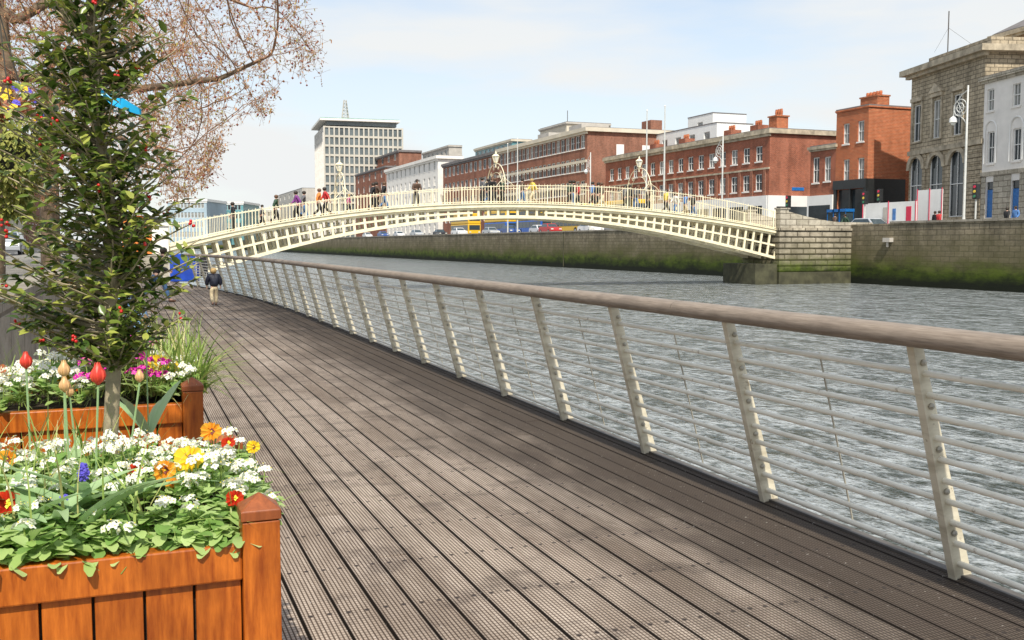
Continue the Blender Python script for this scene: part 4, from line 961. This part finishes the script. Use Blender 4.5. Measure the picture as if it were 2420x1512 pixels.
def putcar(px,X,paint,label,rz=PI/2,group=None,py=560,Y=None,z=None):
    if paint not in cars: cars[paint]=car(label,paint); 
    Yv=onX(px,py,X).y if Y is None else Y
    o=put(cars[paint],(X,Yv,gz(Yv)+.0 if z is None else z),rz,1,label=label); o['label']=label
    return o
putcar(2058,55.0,'silver','silver car parked behind the river wall beside the end of the bridge',PI/2)
pl=[(868,'carwhite','first white car seen below the left half of the bridge'),(905,'carblue','blue car below the bridge left of the white cars'),(943,'carwhite','white car second from the left under the arch'),(985,'silver','silver car under the arch below the white corner building'),
(1040,'carblack','black car under the arch left of the first bus'),(1085,'carwhite','white car under the arch right of the black car'),(1160,'silver','silver car in front of the orange bus'),(1205,'carblue','blue car under the crown of the arch'),(1275,'carwhite','white car in front of the middle yellow bus'),(1300,'carred','red car under the arch behind a white car'),(1455,'silver','silver car at the right end of the traffic under the arch'),(1395,'carwhite','white car between two yellow buses under the arch')]
for i,(px,p,l) in enumerate(pl): putcar(px,54.6 if i%2 else 57.4,p,l)
putcar(0,-4.2-2.6,'carwhite','white car parked on the left bank road behind the holly tree',PI/2,Y=56,z=.9)
putcar(0,-6.8,'silver','silver car parked on the left bank road farther back',PI/2,Y=68,z=.9)
def bus(label,c1,c2):
    t=thing('double_decker_bus',label,'bus',(0,0,-60)); 
    MB().box(-5.4,5.4,-1.25,1.25,.35,2.3).build('lower_body',c1,t,bevel=.12); MB().box(-5.4,5.4,-1.25,1.25,2.302,4.3).build('upper_body',c2,t,bevel=.15)
    for z0,z1 in ((1.2,2.1),(2.9,3.8)):
        for s in (-1,1):
            for i in range(7): MB().box(-5.0+i*1.45,-3.65+i*1.45,s*1.26-.01,s*1.26+.01,z0,z1).build('window','carglass',t)
        for x in (-5.41,5.41): MB().box(x-.01,x+.01,-1.05,1.05,z0,z1).build('window','carglass',t)
    for x in (-3.4,3.2):
        for s in (-1,1):
            w=MB().tube([(x,s*1.0,.5),(x,s*1.28,.5)],.5,16).build('wheel','tyre',t); MB().tube([(x,s*1.282,.5),(x,s*1.3,.5)],.28,12).build('rim','rim',w)
    for s in (-1,1): MB().box(-5.47,-5.4,s*.9-.18,s*.9+.18,.7,.9).build('headlight','lampglass',t)
    return cache_tree(t)
bA=bus('yellow and blue double decker bus under the crown of the arch','busblue','busyellow'); bB=bus('all yellow double decker bus under the bridge','busyellow','busyellow')
for tr,px,l in ((bA,1265,'yellow over blue bus under the middle of the bridge'),(bB,1355,'all yellow bus second from the right under the bridge'),(bA,1470,'yellow over blue bus farthest right under the bridge'),(bB,1100,'all yellow bus farthest left under the bridge'),(bA,1185,'yellow over blue bus just left of the middle of the arch')):
    Y=onX(px,540,60.5).y; o=put(tr,(60.5,Y,gz(Y)),PI/2,1,label=l); o['label']=l
# ---------------------------------------------------------------- street furniture
def street_lamp(px,ytop,X,label):
    p=onX(px,500,X); top=onX(px,ytop,X).z; z0=gz(p.y)+.12; H=top-z0
    t=thing('street_lamp',label,'street lamp',(X,p.y,z0)); m=MB(); m.lathe([(.22,0),(.2,.5),(.12,.8),(.09,1.2),(.075,H*.6),(.05,H)],n=10); m.build('pole','pole',t,smooth=True)
    m=MB(); zc=H-1.4
    for a0,r in ((0,.55),(0,.3)): m.tube([(0,.62+r*math.cos(a),zc+r*math.sin(a)) for a in np.linspace(0,2*PI,20)],.035,5)
    for k in range(6): a=k*PI/3; m.tube([(0,.62,zc),(0,.62+.55*math.cos(a),zc+.55*math.sin(a))],.02,4)
    m.tube([(0,0,H-.3),(0,.5,H-.55),(0,1.15,H-1.2),(0,1.2,zc-.5)],.035,5); m.tube([(0,0,zc-1.2),(0,.3,zc-.8),(0,.62,zc-.55)],.03,5); m.build('scroll_bracket','pole',t)
    MB().lathe([(.04,0),(.24,-.15),(.27,-.4),(.2,-.45)],(0,1.2,zc-.5),10).build('lamp_shade','white',t); MB().ball((0,1.2,zc-.98),.15,8,5).build('bulb','lampglass',t)
street_lamp(2278,203,52.5,'ornate tall street lamp in front of the grey stone building'); street_lamp(1706,320,52.5,'ornate street lamp in front of the long brick terrace'); street_lamp(1395,360,52.5,'ornate street lamp seen above the middle of the bridge')
for px,yt,l in ((1527,265,'left flagpole of the pair before the brick terrace'),(1569,255,'right flagpole of the pair before the brick terrace'),(1223,330,'tall bare flagpole right of the middle bridge lamp'),(1200,342,'short bare flagpole beside the middle bridge lamp')):
    p=onX(px,480,53.5); H=onX(px,yt,53.5).z-gz(p.y); t=thing('flagpole',l,'flagpole',(53.5,p.y,gz(p.y)+.1)); MB().lathe([(.14,0),(.12,.4),(.10,H*.5),(.06,H)],n=8).build('pole','pole',t); MB().ball((0,0,H+.06),.1,8,5).build('finial','white',t)
def hoard(px0,px1,y0,X,mat,label,panels):
    a=onX(px0,515,X).y; b_=onX(px1,515,X).y; z=gz(b_)+.12; h=onX((px0+px1)/2,y0,X).z-z; t=thing('hoarding',label,'hoarding',(X,(a+b_)/2,z)); L=abs(a-b_)
    MB().box(-.05,.05,-L/2,L/2,.1,h).build('board',mat,t); n=max(2,int(L/2.4))
    for i in range(n+1): y=-L/2+L*i/n; MB().box(-.09,-.052,y-.03,y+.03,0,h+.1).build('frame_post','signred',t)
    for (f0,f1,z0_,z1_,mm) in panels: MB().box(-.075,-.053,-L/2+L*f0,-L/2+L*f1,h*z0_,h*z1_).build('poster',mm,t)
hoard(2040,2165,478,56,'white','white hoarding with red posts and posters beyond the end of the bridge',[(.08,.17,.4,.85,'signred'),(.36,.42,.45,.8,'coatblue'),(.52,.60,.3,.85,'grey')])
hoard(2168,2226,448,60,'white','taller plain white hoarding before the stone arches',[])
def traffic_light(px,yt,X,label):
    p=onX(px,515,X); z=gz(p.y)+.12; H=onX(px,yt,X).z-z; t=thing('traffic_light',label,'traffic light',(X,p.y,z)); MB().tube([(0,0,0),(0,0,H)],.06,8).build('pole','pole',t)
    MB().box(-.16,.16,-.2,.2,H-1.0,H).build('signal_head','blackpaint',t,bevel=.03)
    for i,mm in enumerate(('greenpaint','coatyellow','signred')): MB().tube([(-.16,0,H-.82+.32*i),(-.2,0,H-.82+.32*i)],.1,10).build('lens',mm,t)
traffic_light(2043,453,55,'left traffic light near the orange brick building'); traffic_light(2078,447,57,'right traffic light before the orange gable'); traffic_light(2305,435,54,'traffic light right of the tall lamp beside the stone building'); traffic_light(1862,462,53,'traffic light just above the end of the bridge')
def kiosk(px,X,label):
    p=onX(px,510,X); z=gz(p.y)+.12; t=thing('phone_kiosk',label,'phone kiosk',(X,p.y,z)); m=MB()
    for a in (-.45,.41):
        for b_ in (-.45,.41): m.box(a,a+.04,b_,b_+.04,0,2.1)
    m.box(-.48,.48,-.48,.48,2.1,2.35); m.build('frame','bluepaint',t); MB().box(-.4,.4,-.4,.4,.15,2.08).build('glazing','carglass',t)
for px,l in ((1972,'left blue phone kiosk'),(1986,'middle blue phone kiosk'),(2000,'right blue phone kiosk')): kiosk(px,59,l+' in the row of three before the black shopfront')
# ---------------------------------------------------------------- people
def skinmesh(name,verts,edges,rad,root=0,sub=1):
    me=bpy.data.meshes.new(name); me.from_pydata([tuple(v) for v in verts],edges,[]); o=bpy.data.objects.new(name,me); C.objects.link(o)
    md=o.modifiers.new('s','SKIN'); md.use_smooth_shade=True
    sv=me.skin_vertices[0].data
    for i,r_ in enumerate(rad): sv[i].radius=(r_,r_) if not isinstance(r_,tuple) else r_; sv[i].use_root=(i==root)
    ss=o.modifiers.new('u','SUBSURF'); ss.levels=sub; ss.render_levels=sub
    bpy.context.view_layer.update(); dg=bpy.context.evaluated_depsgraph_get(); nm=bpy.data.meshes.new_from_object(o.evaluated_get(dg)); nm.name=name
    bpy.data.objects.remove(o); return nm
POSES={
 'walk':dict(hip=(0,0,.93),lean=.04,k=((.09,.14,.5),(-.09,.06,.5)),a=((.09,.26,.09),(-.09,-.27,.17)),e=((.25,-.14,1.17),(-.25,.1,1.16)),w=((.24,-.12,.93),(-.22,.26,1.0))),
 'walk_b':dict(hip=(0,0,.92),lean=.06,k=((.09,.03,.5),(-.09,.2,.52)),a=((.09,-.3,.2),(-.09,.2,.09)),e=((.24,.1,1.16),(-.25,-.1,1.17)),w=((.2,.28,1.02),(-.24,-.14,.95))),
 'stand':dict(hip=(0,0,.95),lean=0,k=((.1,.02,.52),(-.1,.01,.52)),a=((.11,0,.09),(-.12,-.02,.09)),e=((.25,-.02,1.18),(-.25,-.02,1.18)),w=((.24,.06,.94),(-.2,.14,1.0))),
 'lean':dict(hip=(0,-.06,.93),lean=.25,k=((.1,-.04,.5),(-.1,.05,.52)),a=((.12,-.1,.09),(-.12,.0,.09)),e=((.25,.2,1.14),(-.25,.2,1.14)),w=((.14,.42,1.12),(-.14,.42,1.12))),
 'stride':dict(hip=(0,0,.88),lean=.22,k=((.1,.26,.55),(-.09,-.02,.47)),a=((.1,.4,.1),(-.09,-.42,.22)),e=((.27,.05,1.1),(-.27,.18,1.1)),w=((.2,.34,1.0),(-.2,.4,.98))),
 'toddle':dict(hip=(0,0,.86),lean=.03,k=((.1,.1,.47),(-.1,.05,.47)),a=((.1,.14,.09),(-.1,-.16,.12)),e=((.26,-.03,1.12),(-.26,.06,1.12)),w=((.27,.05,.92),(-.26,.12,.92))),
 'crouch':dict(hip=(0,0,.42),lean=.3,k=((.16,.42,.48),(-.2,.40,.5)),a=((.14,.32,.08),(-.18,.26,.08)),e=((.3,.28,.68),(-.3,.28,.68)),w=((.2,.48,.55),(-.2,.48,.55))),
}
FIG={}
def figure(pose):
    if pose in FIG: return FIG[pose]
    P=POSES[pose]; h=Vector(P['hip']); L=P['lean']; sp=h+Vector((0,L*.4,.22)); chst=h+Vector((0,L,.44)); nk=h+Vector((0,L*1.15,.57)); hb_=nk+Vector((0,.03,.09)); htp=nk+Vector((0,.045,.19))
    V=[h,sp,chst,nk,hb_,htp]; E=[(0,1),(1,2),(2,3),(3,4),(4,5)]; Rr=[(.11,.085),(.10,.08),(.12,.085),.05,.082,.078]
    hs=1.25 if pose=='toddle' else 1.0; Rr[4]*=hs; Rr[5]*=hs; pad=1.28 if pose=='toddle' else 1.0
    nose=hb_+Vector((0,.105*hs,.03)); V.append(nose); E.append((4,6)); Rr.append(.014)
    tV=[h+Vector((0,0,-.04)),sp,chst,nk+Vector((0,0,-.02))]; tE=[(0,1),(1,2),(2,3)]; tR=[(.17*pad,.14*pad),(.165*pad,.135*pad),(.185*pad,.135*pad),.085*pad]
    bV=[h+Vector((0,0,.06)),h]; bE=[(0,1)]; bR=[(.145,.115),(.155,.125)]; sV=[];sR=[]
    for i,s in enumerate((1,-1)):
        sh=chst+Vector((s*.19,0,.05)); el=Vector(P['e'][i]); el.y+=L*.6 if pose in('walk','walk_b','stand','toddle') else 0; wr=Vector(P['w'][i]); hd=wr+(wr-el).normalized()*.07
        b0_=len(V); V+=[sh,el,wr,hd]; E+=[(2,b0_),(b0_,b0_+1),(b0_+1,b0_+2),(b0_+2,b0_+3)]; Rr+=[.045,.034,.026,(.036,.02)]
        dv=(wr-el).normalized(); sd=Vector((0,1,0))-dv*dv.y; sd=sd.normalized() if sd.length>.1 else Vector((1,0,0))
        for q,ln in ((-.027,.05),(-.009,.062),(.009,.058),(.026,.045)):
            V.append(hd+sd*q+dv*(.035+ln)); E.append((b0_+3,len(V)-1)); Rr.append(.009)
        V.append(wr+sd*.05+dv*.06); E.append((b0_+3,len(V)-1)); Rr.append(.01)
        b1=len(tV); tV+=[sh,el,wr+(wr-el)*.06]; tE+=[(2,b1),(b1,b1+1),(b1+1,b1+2)]; tR+=[.085*pad,.072*pad,.06*pad]
        hj=h+Vector((s*.09,0,-.05)); kn=Vector(P['k'][i]); an=Vector(P['a'][i]); toe=an+Vector((0,.16,-.05))
        b2=len(V); V+=[hj,kn,an,toe]; E+=[(0,b2),(b2,b2+1),(b2+1,b2+2),(b2+2,b2+3)]; Rr+=[.07,.045,.035,.03]
        b3=len(bV); bV+=[hj,kn,an+(kn-an)*.04]; bE+=[(1,b3),(b3,b3+1),(b3+1,b3+2)]; bR+=[.105,.082,.072]
        sV+=[an+Vector((0,-.05,-.035)),an+Vector((0,.05,-.035)),toe+Vector((0,.03,.005))]; sR+=[.045,.048,.036]
    body=skinmesh('body',V,E,Rr); top=skinmesh('jacket',tV,tE,tR); bot=skinmesh('trousers',bV,bE,bR)
    sh_=[skinmesh('shoe',sV[a:a+3],[(0,1),(1,2)],sR[a:a+3]) for a in (0,3)]
    m=MB(); c=hb_+Vector((0,-.012,.055)); 
    m.lathe([(.075*hs,-.09*hs),(.098*hs,-.03),(.102*hs,.02),(.085*hs,.07*hs),(.045*hs,.10*hs),(.01,.108*hs)],c,12,1.12); ho=m.build('hair','hairdark',None,smooth=True); hm=ho.data; bpy.data.objects.remove(ho)
    FIG[pose]=(body,top,bot,sh_,hm); return FIG[pose]
def person(pos,rz,pose,top,bot,hair,label,scale=1.0,group=None,topname='jacket',wide=1.0):
    t=thing('person',label,'person',pos,rz,group); t.scale=(scale*wide,scale*wide,scale)
    bd_,tp_,bt,shs,hm=figure(pose)
    def add(me,name,mat):
        if not me.materials: me.materials.append(M[mat])
        o=bpy.data.objects.new(name,me); C.objects.link(o); o.parent=t; o.material_slots[0].link='OBJECT'; o.material_slots[0].material=M[mat]; return o
    add(bd_,'body','skin'); add(tp_,topname,top); add(bt,'trousers',bot); add(hm,'hair',hair)
    for s in shs: add(s,'shoe','shoe')
    return t
E_=-PI/2; W_=PI/2
p=onZ(507,722,0); person((p.x,p.y,.0),.15,'toddle','navy','tan','hairfair','small child in navy padded jacket and tan trousers walking along the boardwalk',.57,wide=1.1)
p=onZ(368,716,0); person((p.x,p.y,.0),E_+.2,'stride','black','jeans','hairdark','adult in dark top and blue jeans striding on the boardwalk behind the holly tree',.88)
p=onZ(352,838,0); person((p.x-.06,p.y,.0),.9,'crouch','jeanslight','jeanslight','hairbrown','person in faded blue denim crouching behind the second planter',.95)
BP=[(550,'stand','black','black','hairdark','person in black standing at the left low end of the footbridge',1,1.0),
(617,'walk','coatgrey','black','hairdark','small figure in grey on the bridge between the two leftmost people',.75,1.5),
(650,'walk','coatgreen','black','hairbrown','person in dark green jacket walking up the left side of the bridge',1,1.0),
(703,'walk_b','coatpurple','black','hairdark','person in purple coat on the bridge left of the orange top',1.02,1.2),
(716,'walk','coatgrey','jeans','hairdark','person in grey coat beside the purple coat on the bridge',1,2.0),
(752,'walk','coatorange','black','hairbrown','person in orange top on the left part of the bridge',1,1.0),
(771,'walk_b','coatred','black','hairdark','person in red top just left of the left bridge lamp',1.02,1.4),
(823,'walk','coatpink','black','hairfair','child in pink coat just right of the left bridge lamp',.68,.9),
(880,'walk','black','black','hairdark','leftmost of three people in black right of the left lamp',1,1.0),
(893,'walk_b','coatbrown','black','hairdark','person in dark brown coat between two people in black',1.03,1.5),
(906,'walk','black','jeans','hairbrown','person in black jacket and jeans at the right of the group of three',1,.9),
(983,'lean','coatbrown','black','hairdark','person in brown leaning on the bridge railing alone between two lamps',1,.9),
(1140,'stand','coatgrey','black','hairdark','person in grey standing just left of the middle bridge lamp',1,1.1),
(1152,'walk','black','jeans','hairdark','person in black and jeans a step left of the middle bridge lamp',1,1.9),
(1160,'lean','black','black','hairbrown','person in black leaning on the railing under the middle lamp',1,.8),
(1172,'walk','coatbrown','black','hairbrown','person in brown walking right under the middle bridge lamp',1.02,1.8),
(1186,'stand','coatgreen','black','hairdark','person in green standing just right of the middle lamp',1,1.5),
(1232,'walk','coatbrown','jeans','hairdark','person in brown coat and jeans right of the middle lamp',1,1.0),
(1260,'walk_b','coatyellow','tan','hairfair','person in yellow top and tan trousers near the crown of the bridge',1,1.0),
(1345,'walk','coatgreen','black','hairdark','person in dark green beside the black jacket right of the crown',1.02,1.6),
(1355,'stand','black','jeans','hairdark','person in black jacket and jeans standing right of the crown of the bridge',1,1.2),
(1368,'walk','coatred','black','hairbrown','person in red jacket right of the crown of the bridge',.95,2.0),
(1398,'walk','coatblue','black','hairdark','person in blue top in the group left of the right lamp',1,1.0),
(1411,'walk_b','black','black','hairdark','person all in black in the group left of the right lamp',1.02,1.5),
(1424,'walk','coatbrown','tan','hairbrown','person in brown top and tan trousers in the group left of the right lamp',1,.9),
(1476,'walk','coatgrey','black','hairdark','person in grey coat walking left of the right bridge lamp',1,1.4),
(1488,'stand','black','black','hairdark','person in black just left of the right bridge lamp',1,1.0),
(1503,'lean','coatgrey','jeans','hairbrown','person in grey leaning under the right bridge lamp',1,.9),
(1530,'walk','coatbrown','black','hairdark','person in brown just right of the right bridge lamp',1,1.2),
(1573,'walk','coatyellow','black','hairdark','person in yellow coat right of the right bridge lamp',1,1.0),
(1597,'walk_b','coatwhite','jeans','hairdark','person in white top descending the right side of the bridge',.95,1.3),
(1618,'walk','coatblue','tan','hairbrown','person in blue top and tan trousers descending the right side of the bridge',.95,1.0),
(1637,'walk','black','jeans','hairdark','last person in black near the right low end of the bridge',1,1.6)]
for i,(px,po,tp_,bt,hr,l,s,dy) in enumerate(BP):
    X=onY(px,470,YB+dy).x; person((X,YB+dy,zt(X)+.135),(PI if po=='lean' else (E_ if i%3 else W_)),po,tp_,bt,hr,l,s*1.03,wide=1.1)
for px,X,po,tp_,l in ((2218,56,'walk','coatred','person in red coat walking on the far quay before the white hoarding'),(2210,57,'stand','black','person in black beside the red coat on the far quay'),(1972,54,'walk','coatbrown','person in brown on the far quay beside the phone kiosks'),(2400,54,'stand','coatblue','person in blue jacket at the far quay near the right edge'),(2378,55,'walk','black','person in black walking near the pale building'),(2135,61,'stand','coatyellow','worker in yellow vest before the orange gable'),(1999,55,'walk_b','coatgreen','person in green on the far quay behind the parked silver car')):
    Y=onX(px,515,X).y; person((X,Y,gz(Y)+.12),E_ if po=='walk' else PI/2,po,tp_,'black','hairdark',l)
a=onZ(401,667,0); b_=onZ(460,667,0); t=thing('banner_stand','bright blue cloth-covered stand at the far end of the boardwalk','stand',(a.x,a.y,0),-.33); w=1.08
MB().box(.02,w,.0,.5,.03,1.17).build('cloth_cover','bluecloth',t,bevel=.02)
for x in (0,w+.02): 
    for y in (-.02,.52): MB().tube([(x,y,0),(x,y,1.22)],.02,6).build('frame_pole','pole',t)
a2=onZ(476,664,0); t=thing('folding_board','black folding display board beside the blue stand','board',(a2.x,a2.y,0),-.33); MB().box(-.27,.27,-.02,.02,.2,1.02).build('panel','blackcloth',t)
for s in (-.22,.22): MB().tube([(s,-.03,.0),(s,.03,1.0)],.015,5).build('leg','pole',t); MB().tube([(s,.35,0),(s,.03,1.0)],.015,5).build('leg','pole',t)
a=onZ(345,660,0); t=thing('kiosk','small orange kiosk with white roof half hidden behind the holly tree','kiosk',(a.x-.3,a.y+14,0.9)); MB().box(-.7,.9,0,1.8,0,2.3).build('wall','coatorange',t); MB().box(-.85,1.05,-.15,1.95,2.3,2.45).build('roof','white',t); MB().box(-.3,.5,-.02,-.003,.9,1.8).build('window','glass',t)
# ---------------------------------------------------------------- light, sky, camera
sd=Vector((-.20,-.70,.86)).normalized()
elev=math.asin(sd.z)
L=bpy.data.lights.new('sun','SUN'); L.energy=5.0; L.angle=math.radians(1.0); L.color=(1,.94,.84)
lo=bpy.data.objects.new('sun',L); C.objects.link(lo); lo.rotation_euler=sd.to_track_quat('Z','Y').to_euler()
w=bpy.data.worlds.new('World'); bpy.context.scene.world=w; w.use_nodes=True; nt=w.node_tree; bg=nt.nodes['Background']
sk=nt.nodes.new('ShaderNodeTexSky'); sk.sky_type='NISHITA'; sk.sun_disc=False; sk.sun_elevation=elev; sk.sun_rotation=math.atan2(sd.x,sd.y); sk.dust_density=1.0; sk.air_density=1.0
tc=nt.nodes.new('ShaderNodeTexCoord'); s=nt.nodes.new('ShaderNodeSeparateXYZ'); nt.links.new(tc.outputs['Generated'],s.inputs[0])
mp=nt.nodes.new('ShaderNodeMapping'); mp.inputs['Scale'].default_value=(1.3,1.3,6.0); mp.inputs['Location'].default_value=(.55,.1,.35); nt.links.new(tc.outputs['Generated'],mp.inputs[0])
n1=noise(nt,mp.outputs[0],2.2,7,.52)
cl=ramp(nt,n1,.44,.64)
hz=ma(nt,'SUBTRACT',1,ramp(nt,s.outputs[2],.02,.26))
fac=ma(nt,'ADD',ma(nt,'MULTIPLY',cl,.46),ma(nt,'ADD',ma(nt,'MULTIPLY',hz,.42),.40))
col=mixc(nt,fac,mixc(nt,1.0,sk.outputs[0],(1.5,1.55,1.55),'MULTIPLY'),(7.4,7.55,7.55))
nt.links.new(col,bg.inputs[0]); bg.inputs[1].default_value=.12
cd=bpy.data.cameras.new('camera'); cd.lens=35; cd.sensor_width=36; cd.clip_end=6000; cd.clip_start=.05
co=bpy.data.objects.new('camera',cd); C.objects.link(co); co.location=CAM; co.rotation_euler=(PI/2-phi,0,-th); bpy.context.scene.camera=co
sc=bpy.context.scene; sc.view_settings.view_transform='Standard'; sc.view_settings.look='None'; sc.view_settings.exposure=0
